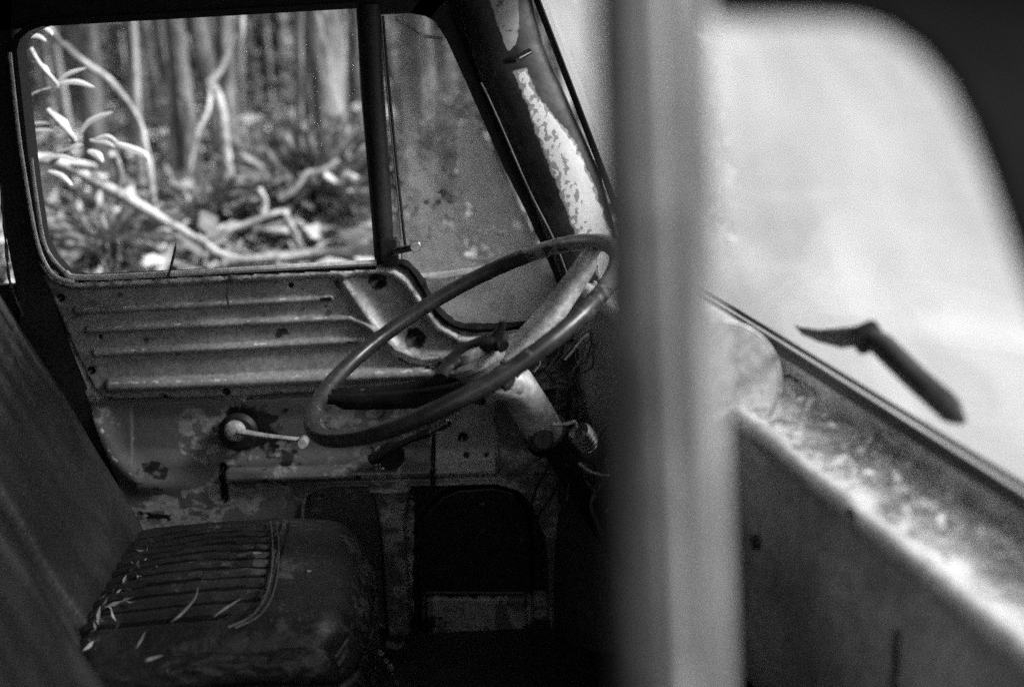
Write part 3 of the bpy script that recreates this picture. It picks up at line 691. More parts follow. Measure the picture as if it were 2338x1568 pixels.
# --- seats ------------------------------------------------------------
ZS = UZ(600, 1190, 1.08)
def seat(yn, yf, xb, xf, zt, pleat, name):
    st = empty(name, truck)
    cx = (xb+xf)/2; cy = (yn+yf)/2; hx = (xf-xb)/2; hy = (yf-yn)/2
    def disp(p, nn):
        top = max(0, nn.z); d = .024*top*(1-p.x**2*.8)*(1-p.y**2)+.004*mn.noise(V((p.x*2.2, p.y*2.2, p.z)))+.0012*mn.noise(p*9)
        inx = (p.x+1)/2
        if top > .6 and p.x < .30 and abs(p.y) < .80-(max(0, p.x+.1)*.8)**2:
            ph = p.y*24+.35*mn.noise(V((p.x*1.5, p.y, 0))); d += pleat*1.9*(abs(math.sin(ph))**.6-.6)
        if top > .5:
            e = abs(p.x-.33-.0) if abs(p.y) < .55 else 9
            d += .0045*math.exp(-(e/.014)**2)-.003*math.exp(-((p.x-.365)/.012)**2)*(abs(p.y) < .6)
        d -= .006*math.exp(-((p.z-.42)/.06)**2)*(1-top)
        return d
    o = rbox('cushion', (cx, cy, zt-.10), (hx, hy, .10), .05, (V((1, .05, 0)).normalized(), V((-.05, 1, 0)).normalized(), UPV), disp, M['vinyl'], st, 190,
             {'stitch_shade': lambda p: (.9 if (p.x < .30 and p.z > .9 and abs(p.y) < .80-(max(0, p.x+.1)*.8)**2 and abs(math.sin(p.y*24+.35*mn.noise(V((p.x*1.5, p.y, 0))))) < .42) else 0)+(.8 if p.z > .9 and abs(p.x-.365) < .012 and abs(p.y) < .6 else 0), 'dust': lambda p: .33+.28*mn.noise(V((p.x*2.2+3, p.y*2.2, 0)))+.10*(p.x > .2)}, warp=lambda p, q: V((q.x-(.04 if p.y > 0 else .018)*max(0, p.x)*abs(p.y)**3, q.y, q.z-.012*max(0, p.x)**3-.012*abs(p.y)**4)))
    def dispb(p, nn):
        f = max(0, nn.x); return .018*f*(1-p.y**2)+.0012*f*math.sin(p.y*26)*(abs(p.y) < .8 and abs(p.z) < .8)+.003*mn.noise(p*3)-.007*math.exp(-((abs(p.y)-.72)/.035)**2)*f-.006*math.exp(-((p.z-.72)/.03)**2)*f*(abs(p.y) < .72)
    rec = math.radians(24); az = V((-math.sin(rec), 0, math.cos(rec))); axx = V((math.cos(rec), 0, math.sin(rec)))
    rbox('backrest', V((xb+.035, cy, zt-.04))+az*.27-axx*.055, (.055, hy*1.02, .31), .04, (axx, V((0, 1, 0)), az), dispb, M['vinyl'], st, 50, {'dust': lambda p: .3+.25*mn.noise(p*2)})
    return st
s1 = seat(1.50, 1.90, -.55, -.195, 1.06, .0042, 'seat'); s1['label'] = "driver's seat of dark pleated vinyl under the steering wheel"
s2 = seat(.86, 1.28, -.40, -.06, 1.06, .0035, 'seat'); s2['label'] = 'nearer passenger seat in deep shadow'
# seat piping bead
P_ = [UZ(a, b, 1.086) for a, b in [(617, 1190), (622, 1240), (620, 1300), (606, 1360), (575, 1405), (520, 1432)]]
MB().tube(spline(P_, 6), .0016, 8).build('piping', surf('piping_vinyl', .11, .07, 20, .4), s1)
MB().tube(spline([p+V((.008, -.002, 0)) for p in P_], 6), .0013, 8).build('piping', bpy.data.materials['piping_vinyl'], s1)
# chain hanging in front of the seat
ch = empty('seat_adjuster_chain', s1)
ch.name = 'adjuster_chain'
for i, (a, b) in enumerate([(868, 1490), (880, 1508), (890, 1524), (897, 1542), (905, 1558), (912, 1575)]):
    c = U(a, b, 1.50); r_ = [.0035, .0032, .0045, .003, .003, .003][i]
    MB().disc(c, (.4, -1, .3), r_, .004, 12).build('chain_link', M['chrome'], ch)
m = MB(); m.tube([U(880, 1470, 1.8), U(905, 1478, 1.8), U(925, 1470, 1.8)], .006, 8); m.build('floor_bracket', M['bar'], truck)
# --- near door (its rear part lies left of the camera's view) -----------------------------
nd = empty('door', truck, 'near door with grey window bar, out of focus beside the camera')
nd_o = V((.042, .42, 0)); ndir = V((1, .15, 0)).normalized(); nnr = V((ndir.y, -ndir.x, 0))
def NP(px, py): return UP(px, py, nd_o, nnr)
m = MB()
def nearbar(xt, xb, r, offs, mat, name, flat=1.0, lo=1590):
    r *= .84
    p0, p1 = NP(xt, -60)-nnr*0+nnr*offs, NP(xb, lo)+nnr*offs
    d_ = (p1-p0).normalized(); p2 = p1+d_*((p1.z-1.37)/abs(d_.z))
    return MB().tube([p0, p1, p2], [r*.92, r*1.08, r*1.1], 20, flat, upv=nnr).build(name, mat, nd)
nearbar(1478, 1535, .0165, 0, M['bar'], 'divider_bar', .45)
nearbar(1398, 1445, .0055, -.008, M['black'], 'glass_channel')
nearbar(1572, 1626, .0052, .004, M['bead'], 'chrome_bead')
nearbar(1486, 1542, .0035, .012, M['bead'], 'bar_rib')
nearbar(1545, 1588, .0045, .004, M['black'], 'bar_groove')
q_in = [(1380, 28), (1600, 27), (1800, 27), (1900, 28), (1980, 34), (2050, 58), (2120, 105), (2190, 190), (2240, 290), (2290, 420), (2338, 560), (2420, 780), (2560, 1150), (2760, 1650)]
q_out = [(1380, -60), (1600, -140), (1800, -220), (1950, -260), (2150, -260), (2350, -200), (2450, -100), (2530, 40), (2590, 200), (2640, 360), (2690, 520), (2770, 760), (2910, 1130), (3110, 1640)]
def toz(L_):
    Q = [NP(*p) for p in L_]; d = (Q[-1]-Q[-2]).normalized(); return Q+[Q[-1]+d*((Q[-1].z-1.37)/abs(d.z))]
m = MB(); m.strip(toz(q_in), toz(q_out), -nnr*.010)
m.tube([NP(*p)-nnr*.005 for p in q_in[1:]], .0025, 8)
m.build('quarter_frame', surf('near_frame_rubber', .006, .004, 20, .85, .3, 60, spec=.05), nd)
a = nd_o+ndir*-.75; b = nd_o+ndir*.36
m = MB(); m.strip([V((a.x, a.y, 1.36)), V((a.x, a.y, .72))], [V((b.x, b.y, 1.36)), V((b.x, b.y, .72))], -nnr*.045)
m.build('outer_panel', M['body'], nd)
m = MB(); m.strip([V((a.x, a.y, 1.84)), V((a.x, a.y, 1.79))], [V((b.x-.3, b.y, 1.84)), V((b.x-.3, b.y, 1.79))], -nnr*.03); m.box(a+V((.04, 0, 1.55)), (.05, .02, .28))
m.build('window_frame', M['dark'], nd)
# near front pillar
m = MB(); m.tube([NT+V((0, .02, .02)), NB+V((0, .02, 0)), NB+V((.05, .02, -.4))], .03, 14); np_ = m.build('front_pillar', M['dark'], truck)
# front bonnet, wings and cowl (seen only from beside the photograph's place)
m = MB(); hood = []
n1, n2 = 14, 16; verts = []; faces = []
for i in range(n1+1):
    s = i/n1
    for j in range(n2+1):
        t = j/n2*2-1; c = (FB+NB)/2+FWD*(.03+s*.85)+LAT*t*(.74-.12*s)
        z = zb-.05-.20*s**2-.16*abs(t)**5-.25*max(0, s-.85)/.15*.6
        verts.append((c.x, c.y, z))
for i in range(n1):
    for j in range(n2): q = i*(n2+1)+j; faces.append((q, q+n2+1, q+n2+2, q+1))
bn = link('bonnet', mesh(verts, faces), M['body'], truck); bn.modifiers.new('s', 'SOLIDIFY').thickness = .004
m = MB()
for sgn in (-1, 1):
    c0 = (FB+NB)/2+LAT*sgn*.78
    m2 = MB(); P = [c0+FWD*x+UPV*(z-c0.z) for x, z in [(-.02, .72), (.0, 1.0), (.12, 1.14), (.35, 1.2), (.62, 1.12), (.78, .95), (.84, .7)]]
    m2.tube(spline(P, 5), .12, 14, 1); m2.build('wing', M['body'], truck)
m = MB(); c0 = (FB+NB)/2+FWD*.86; m.box(c0+UPV*(.78-c0.z), (.02, .6, .28), (FWD, LAT, UPV))
gr = m.build('front_panel', M['body'], truck, bevel=.01)
for k in range(6): MB().box(c0+FWD*.024+UPV*(.62+k*.06-c0.z), (.006, .36, .012), (FWD, LAT, UPV)).build('grille_bar', M['dark'], gr)
for s_ in (-1, 1): MB().disc(c0+FWD*.02+LAT*s_*.48+UPV*(.86-c0.z), FWD, .085, .03, 32, [(0, 0), (1, 0), (1, .6), (.9, 1), (.8, .8), (0, 1.3)]).build('headlight', M['chrome'], gr)
for (x, y) in ((.62, 2.02), (.86, .55)):
    w = MB().disc(V((x, y, .36)), LAT, .34, .16, 40, [(0, 0), (.5, 0), (.55, .1), (.9, .0), (1, .2), (1, .8), (.9, 1), (.55, .9), (.5, 1), (0, 1)]).build('wheel', M['black'], truck)
    MB().disc(V((x, y, .36))+LAT*.02, LAT, .18, .12, 32, [(0, 0), (.8, 0), (1, .1), (1, .9), (.8, 1), (0, 1)]).build('wheel_disc', M['body'], w)
m = MB(); m.box((-.2, 1.25, .66), (.75, .5, .06)); m.build('chassis', M['dark'], truck)
# re-centre the truck's empty at its base
B = V((0, 1.25, 0)); truck.location = B
for ch_ in list(truck.children): ch_.location = ch_.location-B

# ------------------------------------------------------------------ small loose things in the cab
def thing(o, label, cat, group=None, kind=None):
    if kind: o['kind'] = kind
    else: o['category'] = cat
    o['label'] = label
    if kind == 'stuff': o['category'] = cat
    if group: o['group'] = group
    return o
o = MB().tube(pp([(383, 634), (391, 606), (399, 572), (402, 552)], 1.975, 4), [.0035]*4+[.004]*3+[.0035]*3+[.0016]*2+[.0006], 8, .5).build('dark_shard', M['twig'])
thing(o, 'thin dark shard standing up from the window sill of the ribbed door', 'shard')
o = MB().tube(pp([(521, 628), (519, 660), (520, 690), (523, 708)], 1.972, 4), [.002]*4+[.0035]*6+[.002]*2+[.0006], 8, .4).build('hanging_leaf', M['twig'])
thing(o, 'dark dry leaf hanging over the sill onto the door ribs', 'leaf')
def curlleaf(P, w, name, mat, label, cat, group=None):
    """a thin leaf along a path"""
    S = spline(P, 6); n = len(S); m = MB(); v = []; f = []
    for i, p in enumerate(S):
        t = i/(n-1); a = S[max(0, i-1)]; b = S[min(n-1, i+1)]; tg = (b-a).normalized(); sdv = tg.cross(V((.2, -1, .5))).normalized(); ww = w*math.sin(math.pi*min(.97, .06+t*.92))**.8
        nn = tg.cross(sdv)
        v += [p-sdv*ww+nn*ww*.35, p, p+sdv*ww+nn*ww*.35]
    for i in range(n-1): f += [(i*3, i*3+3, i*3+4, i*3+1), (i*3+1, i*3+4, i*3+5, i*3+2)]
    o = m.add(v, f).build(name, mat); 
    if label: thing(o, label, cat, group)
    return o
for P, w, lab in [([(390, 1420), (415, 1400), (445, 1365), (452, 1340)], .0035, 'long curled dry leaf lying at the back of the pleated seat'),
                  ([(488, 1407), (520, 1385), (552, 1365)], .003, 'straight dry leaf on the pleats nearest the curled leaf'),
                  ([(318, 1515), (340, 1505), (372, 1495)], .004, 'bright short leaf at the foot of the backrest'),
                  ([(310, 1480), (322, 1460), (332, 1440)], .003, 'small dry leaf just above the bright short leaf by the backrest'),
                  ([(565, 1270), (580, 1262), (598, 1262)], .003, 'tiny dry leaf on the far pleats of the seat'),
                  ([(690, 1308), (702, 1303), (712, 1303)], .0035, 'pale crumpled leaf on the smooth front of the seat cushion')]:
    curlleaf([UZ(a, b, 1.090+.006*(i_ % 2)) for i_, (a, b) in enumerate(P)], w*.42, 'dry_leaf', M['litter'], lab, 'leaf')

rc = np.random.default_rng(77); cc = []
for i in range(46):
    t_ = rc.random(); a_, b_ = 195+150*t_**1.2+rc.normal()*16, 1500-250*t_+rc.normal()*26
    cc.append(UZ(a_, b_, 1.075+.012*rc.random()))
o = link('crease_litter', quads('crease_litter', np.array([tuple(c) for c in cc]), .003+.010*rc.random(46)**2, None, .5, .22, seed=78), M['litter'], None, False)
o['kind'] = 'stuff'; o['label'] = 'scraps of dry litter gathered in the crease at the back of the seat'; o['category'] = 'leaf litter'
# ------------------------------------------------------------------ forest
def path3(L_, y):
    """points given as image position + distance"""
    return [U(a, b, yy) for (a, b, yy) in L_] if y is None else [U(a, b, y) for a, b in L_]
# ground, rising away into a bank
gx = np.concatenate([np.linspace(-90, -12, 14)[:-1], np.linspace(-12, 12, 60), np.linspace(12, 90, 14)[1:]])
gy = np.concatenate([np.linspace(-90, -2, 12)[:-1], np.linspace(-2, 24, 80), np.linspace(24, 110, 24)[1:]])
def gz(x, y):
    r = max(0, y-3); q_ = min(1, max(0, (y-2.5)/1.7)); base = .86*q_*q_*(3-2*q_)+.012*min(r, 12)+(max(0, y-12)*.18)
    base *= 1/(1+math.exp((x-.22*y-3)/2.0))*.9+.1
    return base+.16*mn.noise(V((x*.45, y*.45, 0)))+.07*mn.noise(V((x*1.6, y*1.6, 3)))-.08
verts = [(x, y, gz(x, y)) for x in gx for y in gy]; ny_ = len(gy)
faces = [(i*ny_+j, (i+1)*ny_+j, (i+1)*ny_+j+1, i*ny_+j+1) for i in range(len(gx)-1) for j in range(ny_-1)]
gr_ = link('ground', mesh(verts, faces), M['soil']); gr_['kind'] = 'structure'; gr_['label'] = 'forest floor rising behind the truck'

# undergrowth: arching fronds and leaves, uncountable
def fronds(name, n, region, L0, L1, leaf, mat, seed, zoff=0):
    r = np.random.default_rng(seed); C = []; S = []; D = []
    V_ = []; Fq = []
    for i in range(n):
        x, y = region(r); z = gz(x, y)+zoff; a = r.uniform(0, 6.283); L_ = r.uniform(L0, L1); el = r.uniform(.5, 1.35)
        dx, dy = math.cos(a), math.sin(a); K = 13
        pts = []
        for k in range(K+1):
            t = k/K; h = L_*(math.sin(el)*t-.62*t*t*r.uniform(.9, 1.1)); rr = L_*math.cos(el)*t*1.1
            pts.append(np.array([x+dx*rr, y+dy*rr, z+h]))
        side = np.array([-dy, dx, 0])
        for k in range(1, K+1):
            p = pts[k]; tg = pts[k]-pts[k-1]; tg /= np.linalg.norm(tg)+1e-9
            ll = leaf*L_*math.sin(math.pi*(.12+.85*k/K))
            for s in (-1, 1):
                d = side*s*.9+tg*.45; d /= np.linalg.norm(d); tip = p+d*ll+np.array([0, 0, -ll*.25])
                w = tg*ll*.17; o = len(V_)
                V_ += [p-w*.4, p+d*ll*.5-w, tip, p+d*ll*.5+w]; Fq.append((o, o+1, o+2, o+3))
        for k in range(K):
            o = len(V_); q = side*.003*L_*2; V_ += [pts[k]-q, pts[k+1]-q*.7, pts[k+1]+q*.7, pts[k]+q]; Fq.append((o, o+1, o+2, o+3))
    me = mesh(V_, Fq, name); return link(name, me, mat, None, False)
def regA(r):
    y = 3.2+11*r.random()**1.3; return (r.uniform(-.43, .12)*y, y)
u = fronds('undergrowth', 1250, regA, .22, .62, .22, M['fern'], 11); u['kind'] = 'stuff'; u['label'] = 'tangled ferns and low plants covering the forest floor'; u['category'] = 'undergrowth'
k = 26000; yy = 3.+15*rng.random(k)**1.2; xx = (rng.random(k)*.62-.46)*yy
zz = np.array([gz(a, b) for a, b in zip(xx, yy)])+.02+.35*rng.random(k)**3
o = link('fallen_leaves', quads('fallen_leaves', np.stack([xx, yy, zz], 1), .025+.06*rng.random(k)**2, None, .45, .4, seed=9), M['litter'], None, False)
o['kind'] = 'stuff'; o['label'] = 'fallen leaves and low leaf clumps over the ground'; o['category'] = 'leaves'
# far wood, reads as one mass
k = 34000; yy = 12.5+14*rng.random(k); xx = (rng.random(k)*1.3-.75)*yy*.9; cl = np.array([mn.noise(V((a*.7, b*.3, 1)))+0.0 for a, b in zip(xx, yy)])
zz = np.array([gz(a, b) for a, b in zip(xx, yy)])+(8*rng.random(k)**1.4)
ns = np.array([mn.noise(V((a*.8, b*.5, c*.35))) for a, b, c in zip(xx, yy, zz)]); kk = ns > -.10
o = link('distant_woodland', quads('distant_woodland', np.stack([xx, yy, zz], 1)[kk], .08+.14*rng.random(kk.sum()), None, 1, .45, seed=10), M['fern'], None, False)
o['kind'] = 'stuff'; o['label'] = 'far foliage of the wood closing the view'; o['category'] = 'woodland'

k = 30000; yy = 6.5+7*rng.random(k); xx = (rng.random(k)*.62-.47)*yy
zz = np.array([gz(a, b) for a, b in zip(xx, yy)])+3.2*rng.random(k)**1.5
ns = np.array([mn.noise(V((a*1.6, b*.8, c*.9)))+.5*mn.noise(V((a*5, b*2, c*3))) for a, b, c in zip(xx, yy, zz)]); kk = ns > .12
o = link('brushwood', quads('brushwood', np.stack([xx, yy, zz], 1)[kk], .02+.05*rng.random(kk.sum()), None, .8, .4, seed=19), M['fern'], None, False)
o['kind'] = 'stuff'; o['label'] = 'leafy brush growing between the slender trunks'; o['category'] = 'brushwood'
# trees: a few patterns, copied
def maketree(name, H, r, lean, bark, seed, crownz=.55, nleaf=900):
    rs = random.Random(seed); root = bpy.data.objects.new(name, None); COL.objects.link(root)
    P = [V((0, 0, -.4))]
    for i in range(1, 15):
        t = i/14; P.append(V((lean[0]*t*H+rs.uniform(-.05, .05)*t*1.6, lean[1]*t*H+rs.uniform(-.05, .05), t*H-.0)))
    m = MB().tube(P, [r*(1.25 if i == 0 else 1-.72*i/14) for i in range(15)], 12, 1, wob=.28)
    for k in range(5):   # broken branch stubs low down
        i = rs.randint(3, 9); a = rs.uniform(0, 6.28); d = V((math.cos(a), math.sin(a), rs.uniform(-.1, .7))); L_ = rs.uniform(.15, .9)
        m.tube([P[i], P[i]+d*L_*.5, P[i]+d*L_+V((0, 0, rs.uniform(-.1, .15)))], [r*.22, r*.14, r*.05], 6)
    ends = []
    for k in range(9):
        i = rs.randint(8, 14); a = rs.uniform(0, 6.28); d = V((math.cos(a), math.sin(a), rs.uniform(.3, 1.1))).normalized(); L_ = rs.uniform(.8, 1.9)
        q = [P[i], P[i]+d*L_*.5+V((0, 0, .1)), P[i]+d*L_+V((0, 0, .35))]; m.tube(q, [r*.3, r*.18, r*.06], 6); ends += q[1:]
    m.build('trunk', bark, root)
    g_ = np.random.default_rng(seed); C = []
    for e in ends: C.append(np.array(e)[None]+g_.normal(size=(nleaf//len(ends), 3))*np.array([.42, .42, .30])[None]*g_.uniform(.7, 1.3))
    C = np.concatenate(C)
    link('crown', quads('crown', C, .05+.06*g_.random(len(C)), None, .8, .45, seed=seed), M['crown'], root, False)
    return root
def copytree(src, name=None):
    c = src.copy(); COL.objects.link(c)
    for ch in src.children:
        d = ch.copy(); COL.objects.link(d); d.parent = c
    return c
protos = [maketree('slender_tree', 7.5, .075, (.02, .0), M['bark'], 1), maketree('slender_tree', 8, .10, (-.02, .01), M['bark'], 2), maketree('slender_tree', 7, .055, (.05, 0), M['bark_pale'], 3),
          maketree('slender_tree', 8.5, .13, (.0, .02), M['bark'], 4), maketree('slender_tree', 6.5, .045, (-.06, .01), M['bark_pale'], 5)]
placed = []; usedp = set()
rs = random.Random(5); cnt = 0; tries = 0
while cnt < 185 and tries < 4000:
    tries += 1
    y = 5.2+10*rs.random()**.8; x = rs.uniform(-.47, .14)*y
    if any((x-a)**2+(y-b)**2 < .12 for a, b in placed): continue
    placed.append((x, y)); cnt += 1
    pi = rs.randrange(5); src = protos[pi]
    o = src if pi not in usedp else copytree(src); usedp.add(pi)
    o.location = (x, y, gz(x, y)); o.rotation_euler = (rs.gauss(0, .05), rs.gauss(0, .05), rs.uniform(0, 6.28)); s = rs.uniform(.16, .58); o.scale = (s, s, rs.uniform(.85, 1.1))
    thing(o, 'slender rough-barked tree of the blurred wood behind the truck', 'tree', 'slender trees of the wood behind the truck')
# a ring of trees elsewhere so the place holds from the side
for k in range(26):
    a = rs.uniform(-2.6, 0.15); R_ = rs.uniform(13, 22); o = copytree(protos[rs.randrange(5)]); x, y = R_*math.cos(a), R_*math.sin(a)+1
    o.location = (x, y, gz(x, y)); o.rotation_euler.z = rs.uniform(0, 6.28)
    thing(o, 'slender tree at the edge of the clearing round the truck', 'tree', 'trees round the clearing')
# the trees one can tell apart
def single(name, parts, label, cat, mat, branch=None):
    root = bpy.data.objects.new(name, None); COL.objects.link(root); base = parts[0][0][0]; root.location = base
    for P, R in parts:
        S = spline([p-base for p in P], 5); n = len(S); RR = [np.interp(i/(n-1), np.linspace(0, 1, len(R)), R) for i in range(n)]
        nm = 'trunk' if P is parts[0][0] else 'branch'
        MB().tube(S, RR, 10, wob=.18).build(nm, mat, root)
    thing(root, label, cat); return root
def P3(L_): return [U(a, b, y) for a, b, y in L_]
def down(p): return V((p.x, p.y, gz(p.x, p.y)-.1))
p = P3([(412, 400, 6.5), (404, 250, 6.5), (402, 140, 6.5), (397, 20, 6.5)]); p = [down(p[0])]+p+[p[-1]+V((0, 0, 3))]
single('pale_sapling', [(p, [.048, .046, .044, .042, .04, .02])], 'pale straight sapling left of the forked one, seen in the door window', 'tree', M['bark_pale'])
p = P3([(523, 400, 5.2), (514, 330, 5.2), (508, 260, 5.2), (492, 210, 5.2), (478, 192, 5.2), (500, 165, 5.2), (520, 120, 5.2), (537, 75, 5.2), (553, 20, 5.2)]); p = [down(p[0])]+p+[p[-1]+V((.1, 0, 1.2))]
q = P3([(480, 195, 5.2), (475, 250, 5.15), (452, 300, 5.1), (440, 350, 5.1), (432, 400, 5.1)])
single('forked_sapling', [(p, [.022, .02, .02, .02, .018, .018, .012, .011, .010, .010, .006]), (q, [.010, .010, .009, .008, .007])], 'forked crooked pale sapling in the middle of the door window', 'tree', M['stick'])
p = P3([(110, 62, 4.2), (150, 105, 4.2), (190, 142, 4.2), (250, 185, 4.2), (290, 235, 4.2), (320, 290, 4.3), (335, 360, 4.3), (345, 420, 4.3)]); p = [down(p[-1])]+p[::-1]+[p[0]+V((-.3, .1, .5))]
single('leaning_sapling', [(p, [.013, .012, .012, .012, .011, .011, .010, .009, .008])], 'thin sapling leaning to the upper left across the door window', 'tree', M['bark_pale'])
for (x, y, r, bk) in [(215, 11, .09, 'bark'), (310, 10, .07, 'bark'), (520, 9.5, .075, 'bark_pale'), (640, 12, .10, 'bark'), (700, 9, .07, 'bark'), (765, 11, .11, 'bark'), (950, 9, .08, 'bark_pale'), (1010, 12, .12, 'bark')]:
    p = [U(x+14, 420, y), U(x+6, 200, y), U(x, 20, y)]; p = [down(p[0])]+p+[p[-1]+V((0, 0, 3))]
    single('straight_tree', [(p, [r*1.1, r, r*.95, r*.9, r*.5])], {215: 'dark straight trunk behind the leafy shoot', 310: 'narrow dark trunk between the leaning sapling and the pale sapling', 520: 'pale trunk directly behind the forked sapling', 640: 'broad trunk right of the forked sapling', 700: 'narrow trunk in the right half of the door window', 765: 'broad dark trunk beside the divider bar of the far door', 950: 'pale trunk seen blurred through the dirty quarter window', 1010: 'broad dark trunk behind the dirty quarter window'}[x], 'tree', M[bk])
# fallen branch across the lower left of the window
p = P3([(30, 352, 3.3), (85, 360, 3.35), (140, 372, 3.4), (250, 430, 3.55), (350, 488, 3.7), (430, 535, 3.85), (475, 566, 3.95)])
S = spline(p, 5); base = S[-1]; root = bpy.data.objects.new('fallen_branch', None); COL.objects.link(root); root.location = base
MB().tube([a-base for a in S], [np.interp(i/(len(S)-1), [0, .25, .6, 1], [.010, .0135, .015, .010])*(1+.12*mn.noise(S[i]*14)) for i in range(len(S))], 12, wob=.12).build('stem', M['stick'], root)
MB().tube([a-base for a in spline(P3([(262, 435, 3.58), (272, 400, 3.55), (268, 375, 3.5), (258, 350, 3.45)]), 4)], .010, 8).build('side_branch', M['stick'], root)
MB().tube([a-base for a in spline(P3([(120, 372, 3.4), (180, 372, 3.42), (215, 380, 3.5)]), 4)], .008, 8).build('side_branch', M['stick'], root)
thing(root, 'pale fallen branch slanting down across the lower left of the door window', 'branch')
for P, r, lab in [([(470, 545, 3.8), (540, 520, 3.8), (640, 487, 3.8), (655, 500, 3.8), (680, 550, 3.8), (692, 595, 3.8)], .011, 'bent thin stick making an upside-down V low in the door window'),
                  ([(770, 365, 4.6), (735, 392, 4.6), (700, 398, 4.6), (672, 432, 4.6), (640, 455, 4.6)], .011, 'crooked twig near the divider bar of the far door'),
                  ([(815, 410, 4.4), (790, 400, 4.4), (770, 418, 4.4), (740, 400, 4.4)], .012, 'zigzag root beside the divider bar, below the crooked twig'),
                  ([(450, 540, 3.75), (500, 580, 3.75), (560, 592, 3.75), (640, 585, 3.75), (700, 570, 3.75)], .012, 'pale bowed stick lying just above the window sill'),
                  ([(640, 590, 3.7), (720, 578, 3.7), (800, 574, 3.7), (870, 575, 3.7)], .014, 'pale log end lying behind the right of the window sill'),
                  ([(590, 430, 4.4), (605, 460, 4.4), (600, 490, 4.4)], .011, 'short curved stick above the bent thin stick')]:
    q = P3(P); MB().tube(spline(q, 5), r, 8, wob=.4).build('fallen_stick', M['stick'])
    thing(bpy.data.objects[-1] if False else COL.objects[-1], lab, 'stick')
m = MB(); rt = random.Random(91)
for i in range(150):
    y = 3.7+3.2*rt.random()**1.3; x = rt.uniform(-.40, .08)*y; z = gz(x, y)+rt.uniform(0, .10); a = rt.uniform(0, 6.28); L_ = rt.uniform(.12, .5); P = []
    for k in range(5): P.append(V((x+math.cos(a)*L_*k/4+rt.uniform(-.02, .02), y+math.sin(a)*L_*k/4, z+rt.uniform(.0, .05)+.35*L_*math.sin(k/4*math.pi*rt.uniform(.4, 1)))))
    r_ = rt.uniform(.003, .010); m.tube(spline(P, 3), r_, 6)
o = m.build('dead_twigs', M['stick']); o['kind'] = 'stuff'; o['label'] = 'dead twigs strewn through the undergrowth'; o['category'] = 'twigs'
def bush(c, rad, n, leaf, seed, label, mat='fern'):
    r = np.random.default_rng(seed); d = r.normal(size=(n, 3)); d /= np.linalg.norm(d, axis=1)[:, None]
    q = d*np.array(rad)[None]*(r.random(n)**.35)[:, None]; q += .12*np.array([mn.noise_vector(V(a)*4) for a in q])
    root = bpy.data.objects.new('bush', None); COL.objects.link(root); root.location = c
    link('foliage', quads('foliage', q, leaf*(.5+r.random(n)), None, .7, .3, seed=seed), M[mat], root, False)
    m = MB()
    for k in range(7):
        e = V(q[k])*.9; m.tube(spline([V((0, 0, -rad[2]-.1)), e*.4+V((0, 0, -.1)), e], 4), .007, 6)
    m.build('stems', M['stick'], root); thing(root, label, 'bush')
bush(U(745, 440, 4.9), (.30, .3, .24), 1500, .035, 31, 'dark bushy mass low beside the divider bar of the far door', 'crown')
bush(U(620, 400, 5.6), (.22, .3, .14), 700, .035, 32, 'small dark bush left of the bushy mass by the divider bar', 'crown')
bush(U(240, 545, 3.9), (.18, .2, .10), 500, .03, 33, 'low leafy bush under the fallen branch near the window corner', 'crown')
bush(U(985, 400, 3.6), (.10, .15, .16), 900, .022, 35, 'dark leafy bush seen through the dirty quarter window', 'crown')
bush(U(480, 470, 4.8), (.26, .2, .09), 600, .03, 34, 'dark low bush at the foot of the forked sapling', 'crown')
# leafy shoot at the left of the window
root = bpy.data.objects.new('leafy_shoot', None); COL.objects.link(root); base = U(115, 370, 2.7); root.location = base
def lf(P, w, y0=2.6):
    o = curlleaf([U(a, b, y0)-base for a, b in P], w*.5, 'leaf', M['leaf_pale'], None, None); o.parent = root
MB().tube([a-base for a in spline(P3([(115, 372, 2.7), (150, 345, 2.65), (170, 320, 2.6), (140, 285, 2.6), (108, 250, 2.6)]), 4)], .005, 8).build('stem', M['stick'], root)
for P, w in [([(180, 310), (200, 280), (230, 264), (258, 256)], .011), ([(165, 310), (150, 280), (128, 262), (106, 250)], .008), ([(70, 282), (110, 280), (150, 292)], .006), ([(72, 298), (110, 296), (140, 304)], .006),
             ([(205, 320), (240, 322), (262, 336)], .010), ([(262, 325), (300, 338), (330, 352), (338, 370)], .014), ([(215, 318), (245, 310), (270, 325)], .007), ([(110, 390), (140, 400), (165, 424)], .009), ([(200, 345), (220, 350), (235, 370)], .014),
             ([(140, 320), (160, 330), (165, 350)], .014), ([(130, 345), (160, 335), (190, 330)], .010), ([(78, 365), (130, 355), (180, 368)], .010)]: lf(P, w)
thing(root, 'leafy shoot with narrow pale leaves against the left edge of the door window', 'shoot')
root = bpy.data.objects.new('leafy_shoot', None); COL.objects.link(root); base = U(100, 60, 2.5); root.location = base
MB().tube([a-base for a in spline(P3([(70, 110, 2.5), (90, 145, 2.5), (128, 190, 2.5), (128, 200, 2.5)]), 4)], .004, 8).build('stem', M['stick'], root)
MB().tube([a-base for a in spline(P3([(58, 240, 2.5), (75, 215, 2.5), (120, 200, 2.5)]), 4)], .002, 8).build('stem', M['stick'], root)
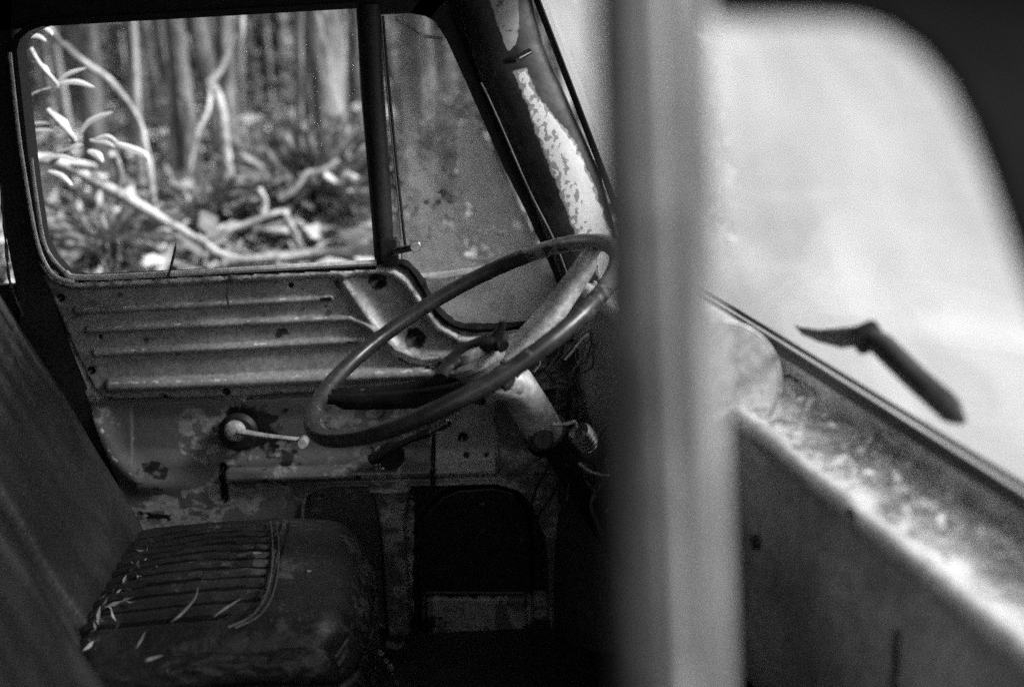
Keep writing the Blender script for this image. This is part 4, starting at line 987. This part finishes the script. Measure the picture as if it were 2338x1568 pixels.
for P, w in [([(132, 186), (160, 166), (198, 155)], .008), ([(132, 190), (175, 186), (216, 200)], .010), ([(68, 84), (88, 82), (106, 95)], .008), ([(98, 62), (112, 70), (120, 80)], .007), ([(72, 140), (100, 150), (115, 170)], .005)]: lf(P, w, 2.5)
thing(root, 'higher leafy twig with two long leaves near the top left corner of the door window', 'shoot')
# overhanging twig in the quarter window
MB().tube(pp([(906, 37), (908, 48), (945, 68), (965, 82), (1010, 88)], 2.0+.03, 5), .0022, 8).build('thin_twig', M['twig'])
thing(COL.objects[-1], 'thin black twig across the top corner of the quarter window', 'twig')

# ------------------------------------------------------------------ light
w = bpy.data.worlds.new('World'); sc.world = w; w.use_nodes = True; t = w.node_tree; t.nodes.clear()
sky = t.nodes.new('ShaderNodeTexSky'); sky.sky_type = 'NISHITA'; sky.sun_disc = False
EL, AZ = math.radians(37), math.radians(108)   # direction to the sun, azimuth from +y toward +x
sky.sun_elevation = EL; sky.sun_rotation = AZ; sky.air_density = 1.6; sky.dust_density = 4
bw = t.nodes.new('ShaderNodeRGBToBW'); bg = t.nodes.new('ShaderNodeBackground'); out = t.nodes.new('ShaderNodeOutputWorld')
bg.inputs[1].default_value = .11
t.links.new(sky.outputs[0], bw.inputs[0]); t.links.new(bw.outputs[0], bg.inputs[0]); t.links.new(bg.outputs[0], out.inputs[0])
sl = bpy.data.lights.new('sun', 'SUN'); sl.energy = 4.6; sl.angle = math.radians(14); so_ = bpy.data.objects.new('sun', sl); COL.objects.link(so_)
dsun = V((math.sin(AZ)*math.cos(EL), math.cos(AZ)*math.cos(EL), math.sin(EL)))
so_.rotation_euler = dsun.to_track_quat('Z', 'Y').to_euler()
vs = sc.view_settings; vs.view_transform = 'Standard'; vs.look = 'None'; vs.gamma = 1; vs.exposure = 1.5; sc.display_settings.display_device = 'sRGB'
sc.cycles.use_denoising = False
sc.cycles.max_bounces = 7; sc.cycles.diffuse_bounces = 4; sc.cycles.transparent_max_bounces = 8
sc.cycles.caustics_reflective = False
